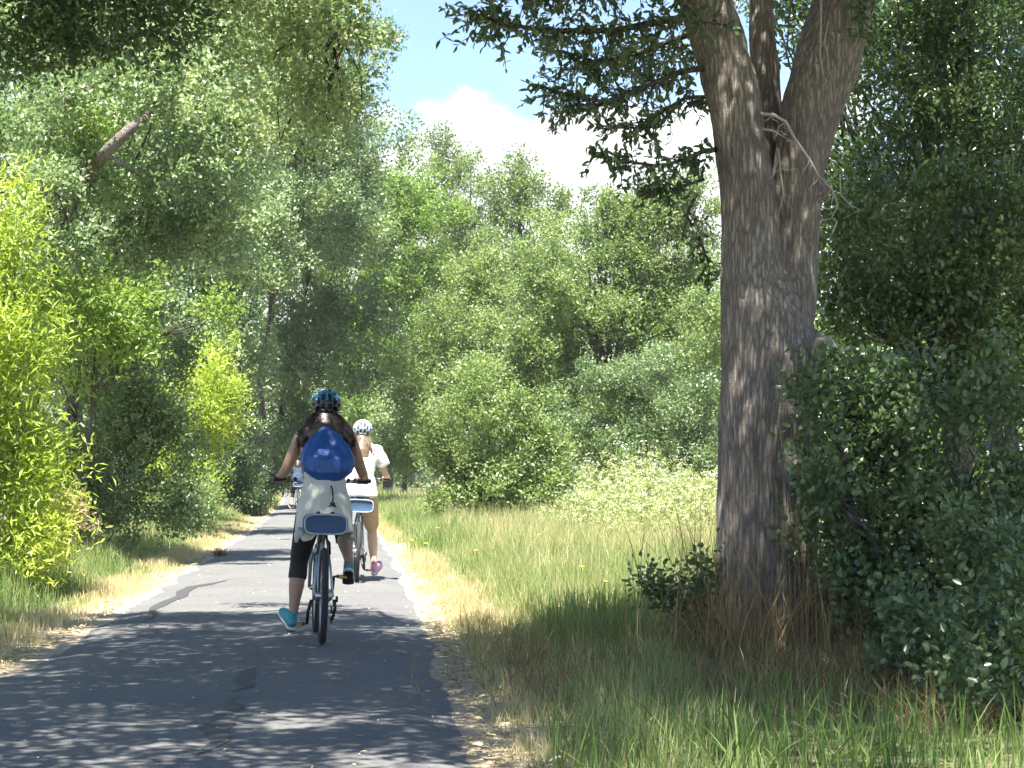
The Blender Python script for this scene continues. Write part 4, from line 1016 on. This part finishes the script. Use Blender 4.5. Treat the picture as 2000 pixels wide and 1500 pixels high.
# ------------------------------------------------------------------ bicycles and riders
# local frame: origin where the rear tyre touches the ground, x right, y forward, z up
M['tyre'] = plain('tyre_rubber', (0.028, 0.027, 0.026), 0.85, var=0.3)
M['alloy'] = plain('alloy', (0.55, 0.56, 0.57), 0.35, 0.9, 0.08)
M['frame_paint'] = plain('frame_paint', (0.30, 0.38, 0.43), 0.3, 0.3, 0.06)
M['black_part'] = plain('black_part', (0.02, 0.02, 0.022), 0.5)
M['amber'] = plain('amber_reflector', (0.75, 0.33, 0.02), 0.25)
M['bag_fabric'] = plain('bag_fabric', (0.035, 0.085, 0.17), 0.7, var=0.25, scale=60, bump=0.2)
M['piping'] = plain('piping', (0.42, 0.45, 0.48), 0.5)
WR = 0.335
def make_bike():
    root = empty('bicycle')
    def wheel(y):
        mb = MB(); c = (0, y, WR)
        mb.tube([(-.055, y, WR), (-.02, y, WR), (.02, y, WR), (.055, y, WR)], [.018, .024, .024, .018], 12)
        w = mb.build('wheel', M['alloy'], root)
        MB().torus(c, WR - .024, .024, seg=56, s2=10).build('tyre', M['tyre'], w)
        MB().torus(c, WR - .056, .012, seg=48, s2=8, squash=.9).build('rim', M['alloy'], w)
        sp = MB()
        for k in range(28):
            a = 2 * math.pi * k / 28; x = .022 if k % 2 else -.022
            b = a + (.35 if k % 4 < 2 else -.35)
            sp.tube([(x, y + math.cos(b) * .02, WR + math.sin(b) * .02), (0, y + math.cos(a) * (WR - .06), WR + math.sin(a) * (WR - .06))], .0014, 4)
        o = sp.build('spokes', M['alloy'], w); o['kind'] = 'stuff'
    wheel(0.0); wheel(1.05)
    f = MB(); BB = (0, .43, .28)
    f.tube([BB, (0, .27, .80)], .017); f.tube([BB, (0, .60, .42), (0, .83, .63)], .021); f.tube([(0, .33, .62), (0, .55, .66), (0, .80, .77)], .018)
    f.tube([(0, .835, .60), (0, .78, .84)], .022); f.tube([(-.036, .43, .28), (.036, .43, .28)], .024)
    for s in (-1, 1):
        f.tube([(s * .03, .42, .28), (s * .045, .25, .30), (s * .066, 0, WR)], .011, 8); f.tube([(s * .066, 0, WR), (s * .05, .15, .54), (s * .022, .285, .75)], .009, 8)
    f.build('frame', M['frame_paint'], root)
    f = MB()
    for s in (-1, 1): f.tube([(s * .058, 1.05, WR), (s * .058, .93, .52), (s * .05, .875, .60)], [.011, .016, .018], 8)
    f.tube([(-.055, .872, .61), (.055, .872, .61)], .02); f.build('fork', M['frame_paint'], root)
    # rear brake arms, cassette, derailleur, chainwheel
    f = MB()
    for s in (-1, 1): f.tube([(s * .045, .14, .62), (s * .036, .05, .70), (s * .02, .045, .72)], .008, 6)
    f.build('brake', M['black_part'], root)
    f = MB()
    for k in range(6): f.torus((.03 + .006 * k, 0, WR), .052 - .006 * k, .004, seg=24, s2=5)
    f.build('cassette', M['alloy'], root)
    f = MB(); f.tube([(.075, -.01, .31), (.085, .0, .25), (.07, .03, .17)], [.014, .012, .010], 7); f.torus((.062, .02, .24), .022, .006, seg=14, s2=5); f.torus((.062, .035, .17), .022, .006, seg=14, s2=5)
    f.box((.095, -.005, .315), (.008, .02, .02)); f.build('derailleur', M['black_part'], root)
    f = MB(); f.torus((.05, .43, .28), .085, .005, seg=36, s2=5, squash=.6); f.torus((.042, .43, .28), .06, .005, seg=30, s2=5, squash=.6); f.build('chainwheel', M['black_part'], root)
    f = MB(); f.tube([(.05, .43, .366), (.045, 0, .375)], .004, 5); f.tube([(.05, .43, .195), (.06, .04, .16)], .004, 5); f.build('chain', M['black_part'], root)
    # seat post and saddle
    MB().tube([(0, .275, .78), (0, .255, .90)], .0135).build('seat_post', M['alloy'], root)
    f = MB(); f.tube([(0, .10, .915), (0, .125, .925), (0, .20, .925), (0, .28, .93), (0, .36, .935), (0, .385, .93)], [(.05, .014), (.105, .028), (.10, .03), (.05, .026), (.028, .02), (.012, .01)], 14, flat=(1, 0, 0)); f.build('saddle', M['black_part'], root)
    # stem and swept bar
    f = MB(); f.tube([(0, .78, .82), (0, .765, 1.02), (0, .80, 1.09)], .014); f.build('stem', M['black_part'], root)
    hb = MB(); hb.tube([(-.35, .70, 1.135), (-.26, .745, 1.14), (-.13, .80, 1.115), (-.05, .81, 1.09), (.05, .81, 1.09), (.13, .80, 1.115), (.26, .745, 1.14), (.35, .70, 1.135)], .0125, 10)
    hb = hb.build('handlebar', M['alloy'], root)
    for s in (-1, 1):
        MB().tube([(s * .355, .698, 1.135), (s * .345, .703, 1.135), (s * .25, .75, 1.14), (s * .235, .757, 1.139)], [.012, .018, .018, .015], 10).build('grip', M['black_part'], hb)
        f = MB(); f.tube([(s * .20, .775, 1.13), (s * .215, .815, 1.125), (s * .30, .80, 1.115)], [.011, .008, .006], 6); f.ball((s * .195, .775, 1.135), (.018, .022, .018), 8, 6); f.build('brake_lever', M['black_part'], hb)
    return root

def cranks(root, s):
    """s is the side whose pedal is down"""
    for side in (-1, 1):
        zz = .11 if side == s else .45
        c = MB().tube([(side * .06, .43, .28), (side * .085, .43, (.28 + zz) / 2), (side * .09, .43, zz)], [.014, .012, .012], 8).build('crank', M['black_part'], root)
        p = MB(); p.box((side * .155, .43, zz), (.045, .035, .011)); p.tube([(side * .09, .43, zz), (side * .2, .43, zz)], .007, 6)
        p = p.build('pedal', M['black_part'], c, smooth=False)
        MB().box((side * .155, .390, zz), (.028, .004, .009)).build('pedal_reflector', M['amber'], c, smooth=False)

def copy_tree(o, parent=None):
    c = o.copy(); COL.objects.link(c); c.parent = parent
    for ch in list(o.children): copy_tree(ch, c)
    return c

def saddle_bag(label):
    root = empty('saddle_bag')
    vs = []; fs = []; n = 28
    def ring(y, sc, z0):
        for k in range(n):
            a = 2 * math.pi * k / n; ca, sa = math.cos(a), math.sin(a); e = 0.5
            vs.append((.155 * sc * math.copysign(abs(ca) ** e, ca), y, z0 + .072 * sc * math.copysign(abs(sa) ** e, sa)))
    for y, sc in ((-.095, .80), (-.10, .93), (-.085, 1.0), (0, 1.01), (.07, 1.0), (.09, .9)): ring(y, sc, .832)
    for i in range(5):
        for k in range(n):
            k2 = (k + 1) % n; fs.append((i * n + k, (i + 1) * n + k, (i + 1) * n + k2, i * n + k2))
    fs.append(tuple(range(n))); fs.append(tuple(5 * n + k for k in reversed(range(n))))
    b = obj_from('bag_body', vs, fs, M['bag_fabric'], root)
    p = MB(); loop = [Vector(v) + Vector((0, -.004, 0)) for v in vs[n:2 * n]]; p.tube(loop + [loop[0]], .0055, 6, cap=False); p.build('piping', M['piping'], root)
    st = MB(); st.box((-.05, .05, .905), (.012, .03, .012)); st.box((.05, .05, .905), (.012, .03, .012)); st.tube([(0, .08, .82), (0, .27, .80)], .010, 6); st.build('strap', M['black_part'], root)
    tag(root, label, 'bag', 'blue saddle bags on the bicycles')
    return root

def helmet(parent, c, r, lean, m_top, m_low):
    cx, cy, cz = c; rx, ry, rz = r
    NA, NB = 37, 45
    A = np.radians(np.linspace(-87, 87, NA)); B = np.radians(np.linspace(-122, 92, NB))
    vs = []; fs = []; mi = []
    for b in B:
        for a in A:
            vs.append((cx + rx * math.sin(a), cy + ry * math.cos(a) * math.sin(b) , cz + rz * math.cos(a) * math.cos(b)))
    Ad, Bd = np.degrees(A), np.degrees(B)
    for j in range(NB - 1):
        for i in range(NA - 1):
            a = abs((Ad[i] + Ad[i + 1]) / 2); b = (Bd[j] + Bd[j + 1]) / 2
            in_a = (5 < a < 17) or (25 < a < 40) or (49 < a < 62)
            ph = {0: 0, 1: 14, 2: -8}[0 if a < 20 else 1 if a < 45 else 2]
            in_b = any(lo < b + ph < hi for lo, hi in ((-108, -86), (-74, -46), (-34, -6), (8, 34), (46, 74)))
            if in_a and in_b: continue
            q = j * NA + i; fs.append((q, q + 1, q + NA + 1, q + NA))
            mi.append(0 if math.cos(math.radians(a)) * math.cos(math.radians(b)) > 0.30 else 1)
    h = obj_from('helmet', vs, fs, None, parent, mats=[m_top, m_low], midx=mi)
    bake(h, [('SOLIDIFY', dict(thickness=0.022, offset=-1.0))])
    MB().ball((cx, cy, cz + .004), (rx * .83, ry * .84, rz * .84), 20, 12).build('liner', M['black_part'], h)
    return h

def hand(mb, x, y, z, s):
    mb.ball((x, y - .022, z + .018), (.042, .034, .02), 12, 8)
    for k, (dx, l) in enumerate(((-.032, .92), (-.011, 1.05), (.011, 1.0), (.031, .85))):
        q = [(x + dx, y - .012, z + .03), (x + dx, y + .020 * l, z + .028), (x + dx, y + .030 * l, z - .002), (x + dx, y + .010, z - .024)]
        mb.chain(q, [.0105, .010, .0095, .0085], 8)
    mb.chain([(x - s * .028, y - .035, z + .016), (x - s * .048, y - .012, z + .004), (x - s * .050, y + .012, z - .012)], [.013, .0115, .0095], 8)

def shoe(parent, heel, toe, m_up, m_sole, name='shoe'):
    h, t = Vector(heel), Vector(toe); d = (t - h).normalized(); sd = d.cross(Vector((0, 0, 1))).normalized(); up = sd.cross(d)
    mb = MB(); L = .25
    P = lambda f, z: h + d * (L * f) + up * z
    mb.tube([P(-.10, .035), P(0, .045), P(.25, .05), P(.5, .042), P(.75, .034), P(.95, .026)], [(.026, .030), (.036, .042), (.037, .045), (.041, .038), (.044, .028), (.028, .018)], 14, flat=sd)
    mb.tube([P(.10, .06), P(.13, .115)], [(.036, .045), (.033, .04)], 12, flat=sd)
    o = mb.build(name, m_up, parent)
    remesh(o, .006, 3)
    s = MB(); s.tube([P(-.12, .008), P(0, .004), P(.3, .004), P(.6, .004), P(.85, .006), P(1.0, .012)], [(.024, .012), (.039, .014), (.037, .013), (.044, .013), (.044, .012), (.022, .009)], 14, flat=sd)
    s.build('sole', m_sole, o)
    s = MB(); s.tube([P(-.11, -.006), P(0, -.012), P(.3, -.010), P(.6, -.012), P(.85, -.010), P(.98, -.002)], [(.022, .008), (.036, .009), (.034, .008), (.042, .009), (.042, .009), (.02, .006)], 14, flat=sd)
    s.build('outsole', M['black_part'], o)

def rider(label, s, vox, skin, m_leg, leg_end, m_top, sleeves, m_shoe, m_sole, m_hair, hel, skirt=None, hairstyle='long', wide=1.0):
    """s: side of the stretched leg (-1 left, 1 right); leg_end: how far the leg cloth goes down each shank (0 knee .. 1 ankle), negative = above the knee"""
    root = empty('person')
    hip = {k: Vector((k * .09, .26, .95)) for k in (-1, 1)}
    knee = {s: Vector((s * .155, .47, .57)), -s: Vector((-s * .15, .66, .80))}
    ank = {s: Vector((s * .19, .375, .195)), -s: Vector((-s * .19, .365, .575))}
    sh = {k: Vector((k * .175 * wide, .40, 1.43)) for k in (-1, 1)}
    elb = {k: Vector((k * .275 * wide, .47, 1.195)) for k in (-1, 1)}
    wr = {k: Vector((k * .305, .665, 1.165)) for k in (-1, 1)}
    hd = Vector((0, .50, 1.645))
    def torso(mb, g, arms=True):
        mb.tube([(0, .23, .90), (0, .23, .98), (0, .27, 1.10), (0, .33, 1.24), (0, .38, 1.36), (0, .405, 1.44), (0, .41, 1.49)],
                [(.13 * wide + g, .10 + g), (.165 * wide + g, .125 + g), (.125 * wide + g, .10 + g), (.145 * wide + g, .105 + g), (.165 * wide + g, .105 + g), (.135 * wide + g, .08 + g), (.065 + g, .06 + g)], 18, flat=(1, 0, 0))
        for k in (-1, 1) if arms else ():
            mb.ball(sh[k], .056 + g, 12, 8)
            mb.tube([(0, .41, 1.475), (sh[k] + Vector((0, .41, 1.475))) * .5 + Vector((0, 0, .012)), sh[k]], [.058 + g, .058 + g, .052 + g], 12)
    def leg(mb, k, g, end):
        kn, an = knee[k], ank[k]
        if end < 0:
            q = hip[k].lerp(kn, 1 + end); mb.chain([hip[k], hip[k].lerp(q, .5), q], [.098 + g, .088 + g, .075 + g], 14); return
        mb.chain([hip[k], hip[k].lerp(kn, .5), kn], [.095 + g, .080 + g, .060 + g], 14)
        e = kn.lerp(an, end)
        rr = [.056 + g, .058 + g, .055 + g, .040 + g, .034 + g]
        pts = [kn.lerp(an, t * end) + Vector((0, -.018 * math.sin(min(1, t * end * 1.6) * math.pi), 0)) for t in (0, .25, .5, .8, 1)]
        rad = [float(np.interp(t * end, [0, .3, .55, .8, 1], rr)) for t in (0, .25, .5, .8, 1)]
        mb.tube(pts, rad, 14)
        if end > .98: mb.ball(an, .036 + g, 10, 8)
    b = MB(); torso(b, 0)
    b.tube([(0, .41, 1.45), (0, .44, 1.52), (0, .47, 1.60)], [.060, .050, .055], 12)
    b.ball(hd, (.074, .093, .112), 18, 12); b.ball(hd + Vector((0, .05, -.065)), (.052, .052, .05), 12, 8)
    b.ball(hd + Vector((0, .098, -.012)), (.014, .02, .022), 8, 6)
    for k in (-1, 1):
        b.ball(hd + Vector((k * .076, -.005, -.015)), (.012, .02, .032), 8, 6)
        b.chain([sh[k], sh[k].lerp(elb[k], .5), elb[k]], [.052, .046, .038], 12)
        b.chain([elb[k], elb[k].lerp(wr[k], .35), wr[k]], [.037, .038, .025], 12)
        hand(b, k * .30, .725, 1.138, k)
        leg(b, k, 0, 1.0)
        h = ank[k]; b.ball(h + Vector((0, .05, -.05)), (.035, .09, .035), 10, 8)
    body = b.build('body', skin, root); remesh(body, vox, 3)
    c = MB()
    for k in (-1, 1): leg(c, k, .009, leg_end)
    c.tube([(0, .23, .88), (0, .23, .98), (0, .26, 1.06)], [(.15 * wide, .12), (.178 * wide, .137), (.148 * wide, .122)], 18, flat=(1, 0, 0))
    remesh(c.build('leggings' if leg_end > 0 else 'shorts', m_leg, root), vox * 1.1, 3)
    t = MB(); g = .014
    torso(t, g, sleeves)
    if sleeves:
        for k in (-1, 1):
            q = sh[k].lerp(elb[k], .62); t.tube([sh[k] + Vector((-k * .03, 0, .03)), sh[k].lerp(q, .5) + Vector((k * .01, 0, .012)), q + Vector((k * .02, 0, 0))], [.075, .075, .078], 14)
            t.ball(sh[k] + Vector((-k * .01, 0, .012)), .078, 12, 8)
        t.tube([(0, .24, .93), (0, .24, 1.02), (0, .28, 1.14)], [(.205 * wide, .165), (.19 * wide, .15), (.165 * wide, .14)], 18, flat=(1, 0, 0))
    top = t.build('t_shirt' if sleeves else 'tank_top', m_top, root); remesh(top, vox * 1.1, 9 if sleeves else 3)
    if sleeves:
        me = top.data; co = np.empty(len(me.vertices) * 3, np.float32); me.vertices.foreach_get('co', co); co = co.reshape(-1, 3)
        nm = np.empty(len(co) * 3, np.float32); me.vertices.foreach_get('normal', nm); nm = nm.reshape(-1, 3)
        d = np.array([mnoise.noise(Vector((v[0] * 9, v[1] * 9, v[2] * 16))) * .006 for v in co]); me.vertices.foreach_set('co', (co + nm * d[:, None]).ravel()); me.update()
    if skirt:
        vs = []; fs = []; nr, na = 26, 64; g = np.random.default_rng(5)
        for i in range(nr):
            t = i / (nr - 1)
            hw = float(np.interp(t, [0, .15, .5, 1], [.140, .150, .190, .200])); dp = float(np.interp(t, [0, .15, .5, 1], [.120, .135, .185, .19])); cy = float(np.interp(t, [0, 1], [.265, .20]))
            for k in range(na):
                a = 2 * math.pi * k / na
                f = 1 + (.03 + .06 * t) * math.sin(7 * a + 2.2 * math.sin(3 * a)) * t ** .5 + .05 * mnoise.noise(Vector((math.cos(a) * 3, math.sin(a) * 3, t * 5))) + .02 * mnoise.noise(Vector((math.cos(a) * 7, math.sin(a) * 7, t * 12)))
                z = 1.15 - .40 * t - .035 * t * math.sin(2 * a + .6) - (.02 * math.sin(5 * a) if t > .9 else 0)
                vs.append((math.cos(a) * hw * f, cy + math.sin(a) * dp * f, z))
        for i in range(nr - 1):
            for k in range(na):
                k2 = (k + 1) % na; fs.append((i * na + k, i * na + k2, (i + 1) * na + k2, (i + 1) * na + k))
        o = obj_from('tied_shirt', vs, fs, skirt, root); bake(o, [('SOLIDIFY', dict(thickness=.004)), ('SUBSURF', dict(levels=1, render_levels=1))])
        kn = MB()
        for x0, z1 in ((-.19, .70), (-.17, .735)): kn.tube([(x0 + .02, .05, .80), (x0, .03, .76), (x0 - .005, .03, z1)], [(.02, .006), (.022, .006), (.012, .005)], 8, flat=(1, 0, 0))
        kn.build('shirt_tail', skirt, o)
    for k in (-1, 1):
        a = ank[k]
        if k == s: shoe(root, a + Vector((k * .012, -.02, -.115)), a + Vector((k * .075, .19, -.02)), m_shoe, m_sole)
        else: shoe(root, a + Vector((0, -.02, -.085)), a + Vector((k * .01, .14, -.155)), m_shoe, m_sole)
    # hair
    h = MB(); g = np.random.default_rng(9)
    if hairstyle == 'long':
        h.tube([(0, .45, 1.68), (0, .40, 1.60), (0, .345, 1.52), (0, .315, 1.45), (0, .30, 1.40)], [(.074, .045), (.076, .045), (.095, .045), (.13, .035), (.11, .012)], 18, flat=(1, 0, 0))
        for k in (-1, 1): h.tube([(k * .06, .40, 1.56), (k * .135, .35, 1.48), (k * .17, .325, 1.42), (k * .165, .315, 1.36)], [.045, .042, .03, .008], 10)
        ends = [(g.normal(0, .115), .29 + g.normal(0, .012), 1.40 + g.normal(0, .045)) for _ in range(420)]
    else:
        h.tube([(0, .45, 1.68), (0, .40, 1.60), (0, .36, 1.53), (0, .31, 1.44), (.01, .285, 1.36), (.01, .28, 1.31)], [(.07, .045), (.068, .045), (.075, .05), (.085, .045), (.075, .035), (.02, .012)], 18, flat=(1, 0, 0))
        ends = [(g.normal(.01, .05), .27 + g.normal(0, .01), 1.33 + g.normal(0, .03)) for _ in range(90)]
    hair = h.build('hair', m_hair, root); remesh(hair, .008, 4)
    st = MB()
    for e in ends:
        x = max(-.185, min(.185, e[0])); j = g.normal(0, .012, 3)
        st.tube([(x * .4, .395, 1.62), (x * .62 + j[0], .335 + j[1] * .5, 1.55 + abs(j[2])), (x * .95 + j[1], .287 + abs(x) * .24, 1.475 + j[0]), (x * 1.08 + j[2], e[1] + abs(x) * .24, e[2])], [.004, .0055, .0045, .0015], 4)
    o = st.build('hair_strands', m_hair, hair); o['kind'] = 'stuff'
    helmet(root, (0, .485, 1.672), (.113, .146, .122), 0, hel[0], hel[1])
    tag(root, label, 'person')
    return root

def place(objs, px, d, heading, lean):
    x = (px - 1000) / FOC * d
    for o in objs:
        o.location = (x, d, path_z(x, d) + 0.002); o.rotation_euler = (0, R(lean), R(heading))

def drawstring_bag(label):
    root = empty('drawstring_bag'); vs = []; fs = []; nr, na = 46, 72
    for i in range(nr):
        t = i / (nr - 1); z = 1.515 - .41 * t
        hw = float(np.interp(t, [0, .06, .2, .35, .5, .64, .78, .9, 1], [.012, .05, .115, .160, .186, .190, .168, .105, .012]))
        dp = float(np.interp(t, [0, .1, .3, .55, .8, 1], [.012, .03, .055, .095, .085, .012]))
        cy = float(np.interp(t, [0, .3, .6, 1], [.285, .235, .185, .165])); cx = .02 * t
        for k in range(na):
            a = 2 * math.pi * k / na
            pl = (.16 * math.sin(9 * a + 1.5 * math.sin(2 * a)) * max(0, 1 - t * 2.0)) if i > 0 else 0
            f = 1 + pl * 1.3 + .22 * (mnoise.noise(Vector((math.cos(a) * 5 + 3, t * 2.2, 7))) ** 2) - .12 * abs(mnoise.noise(Vector((a * 3.0, t * 2.5 + a, 1.3)))) + .09 * mnoise.noise(Vector((math.cos(a) * 2.2, math.sin(a) * 2.2, t * 3.0 + 4))) + .035 * mnoise.noise(Vector((math.cos(a) * 6, math.sin(a) * 6, t * 5)))
            vs.append((cx + math.cos(a) * hw * (1 + .5 * (f - 1)), cy + math.sin(a) * dp * f, z + .012 * mnoise.noise(Vector((a, t * 4, 2)))))
    for i in range(nr - 1):
        for k in range(na):
            k2 = (k + 1) % na; fs.append((i * na + k, i * na + k2, (i + 1) * na + k2, (i + 1) * na + k))
    fs.append(tuple(reversed(range(na)))); fs.append(tuple((nr - 1) * na + k for k in range(na)))
    obj_from('sack', vs, fs, M['nylon'], root)
    c = MB(); c.tube([(.025, .15, 1.115), (.045, .10, 1.08), (.05, .03, 1.02), (.045, .0, .985)], [.006, .006, .005, .006], 6); c.build('cord', M['black_part'], root)
    c = MB(); c.ball((.045, -.004, .975), (.020, .012, .014), 10, 8); c.tube([(.035, -.006, .97), (.02, -.01, .955), (.045, -.012, .962), (.07, -.008, .952), (.055, -.004, .97)], .006, 6); c.build('toggle', M['black_part'], root)
    for k in (-1, 1): MB().tube([(k * .02, .285, 1.50), (k * .08, .37, 1.535), (k * .10, .46, 1.48), (k * .12, .48, 1.36)], .004, 6).build('shoulder_cord', M['black_part'], root)
    tag(root, label, 'bag')
    return root

def stripes(name, c1, c2):
    m, t, b, o = mat_new(name); tc = t.nodes.new('ShaderNodeTexCoord'); w = t.nodes.new('ShaderNodeTexWave'); w.bands_direction = 'Z'; w.inputs['Scale'].default_value = 5.0; w.inputs['Distortion'].default_value = 2.0; w.inputs['Detail'].default_value = 2
    t.links.new(tc.outputs['Object'], w.inputs['Vector']); r = t.nodes.new('ShaderNodeValToRGB'); r.color_ramp.elements[0].position = .12; r.color_ramp.elements[1].position = .3
    r.color_ramp.elements[0].color = (*c1, 1); r.color_ramp.elements[1].color = (*c2, 1); t.links.new(w.outputs['Fac'], r.inputs[0]); t.links.new(r.outputs[0], b.inputs['Base Color']); b.inputs['Roughness'].default_value = .85
    return m
def nylon():
    m, t, b, o = mat_new('blue_nylon'); tc = t.nodes.new('ShaderNodeTexCoord')
    mp = t.nodes.new('ShaderNodeMapping'); mp.inputs['Scale'].default_value = (1.6, 1.6, 0.8); t.links.new(tc.outputs['Object'], mp.inputs[0])
    n = t.nodes.new('ShaderNodeTexNoise'); n.inputs['Scale'].default_value = 9; n.inputs['Detail'].default_value = 4; n.inputs['Distortion'].default_value = 2.2; n.noise_type = 'RIDGED_MULTIFRACTAL'
    t.links.new(mp.outputs[0], n.inputs['Vector'])
    b.inputs['Base Color'].default_value = (0.004, 0.065, 0.26, 1); b.inputs['Roughness'].default_value = 0.45
    bp = t.nodes.new('ShaderNodeBump'); bp.inputs['Strength'].default_value = 0.38; bp.inputs['Distance'].default_value = 0.02
    t.links.new(n.outputs['Fac'], bp.inputs['Height']); t.links.new(bp.outputs[0], b.inputs['Normal'])
    return m
M['nylon'] = nylon()
M['skin'] = plain('skin_tan', (0.36, 0.215, 0.145), 0.5, var=0.06)
M['skin_light'] = plain('skin_light', (0.55, 0.36, 0.26), 0.5, var=0.06)
M['cream'] = plain('cream_cloth', (0.52, 0.52, 0.46), 0.9, var=0.06, scale=120, bump=0.15)
M['black_cloth'] = plain('black_cloth', (0.014, 0.014, 0.015), 0.8)
M['teal'] = plain('teal_mesh', (0.045, 0.28, 0.31), 0.7, scale=90)
M['sole_white'] = plain('sole_white', (0.6, 0.62, 0.6), 0.7)
M['hair_dark'] = plain('hair_dark', (0.03, 0.018, 0.013), 0.4, var=0.6, scale=60)
M['hair_fair'] = plain('hair_fair', (0.12, 0.08, 0.045), 0.5, var=0.3, scale=90)
M['white_shirt'] = stripes('white_shirt', (0.55, 0.53, 0.53), (0.80, 0.80, 0.79))
M['khaki'] = plain('khaki_cloth', (0.36, 0.27, 0.18), 0.9, var=0.15)
M['pink'] = plain('pink_mesh', (0.50, 0.22, 0.42), 0.7, var=0.3)
M['shell_blue'] = plain('helmet_blue', (0.025, 0.12, 0.20), 0.22)
M['shell_black'] = plain('helmet_black', (0.012, 0.016, 0.02), 0.25)
M['shell_white'] = plain('helmet_white', (0.55, 0.60, 0.64), 0.25)
M['shell_grey'] = plain('helmet_grey', (0.22, 0.26, 0.30), 0.3)
M['blue_cloth'] = plain('blue_cloth', (0.03, 0.05, 0.09), 0.85)

bike = make_bike()
bikes = [bike, copy_tree(bike), copy_tree(bike)]
for o, s, lb in zip(bikes, (-1, 1, -1), ('city bicycle of the nearest rider, rear wheel towards the camera', 'city bicycle under the rider in the white T-shirt', 'city bicycle farthest down the path')):
    cranks(o, s); tag(o, lb, 'bicycle', 'bicycles ridden along the path')
bags = [saddle_bag('dark blue saddle bag behind the nearest rider'), saddle_bag('sunlit pale blue saddle bag of the white-shirted rider'), saddle_bag('saddle bag on the farthest bicycle')]
p1 = rider('nearest cyclist from behind, blue-black helmet, black leggings, cream shirt tied at waist', -1, 0.0075, M['skin'], M['black_cloth'], .38, M['cream'], False, M['teal'], M['sole_white'], M['hair_dark'],
           (M['shell_blue'], M['shell_black']), skirt=M['cream'])
p2 = rider('cyclist in pale helmet, white T-shirt and khaki shorts just ahead of the nearest', 1, 0.010, M['skin_light'], M['khaki'], -.12, M['white_shirt'], True, M['pink'], M['sole_white'], M['hair_fair'],
           (M['shell_white'], M['shell_grey']), hairstyle='tail', wide=1.0)
p3 = rider('farthest cyclist, mostly hidden behind the nearest one\'s left arm', -1, 0.012, M['skin_light'], M['black_cloth'], .4, M['blue_cloth'], True, M['black_part'], M['sole_white'], M['hair_dark'],
           (M['shell_black'], M['shell_black']), hairstyle='tail')
db = drawstring_bag('shiny blue drawstring bag on the nearest rider\'s back')
place([bikes[0], bags[0], p1, db], 630, 13.53, 8.0, 1.5)
place([bikes[1], bags[1], p2], 697, 21.4, 5.5, 2.5)
place([bikes[2], bags[2], p3], 582, 62.0, 6.0, 0.0)

# ------------------------------------------------------------------ thin summer haze filling the air
def haze():
    m = bpy.data.materials.new('haze'); m.use_nodes = True; t = m.node_tree; t.nodes.clear()
    o = t.nodes.new('ShaderNodeOutputMaterial'); v = t.nodes.new('ShaderNodeVolumePrincipled'); t.links.new(v.outputs[0], o.inputs['Volume'])
    v.inputs['Color'].default_value = (0.93, 0.96, 1.0, 1); v.inputs['Density'].default_value = 0.0003; v.inputs['Anisotropy'].default_value = 0.2
    b = MB().box((0, 350, 15.5), (520, 570, 17.0)).build('haze', m, smooth=False)
    tag(b, 'thin pale summer haze filling the air along the path', 'haze', kind='stuff')
haze()
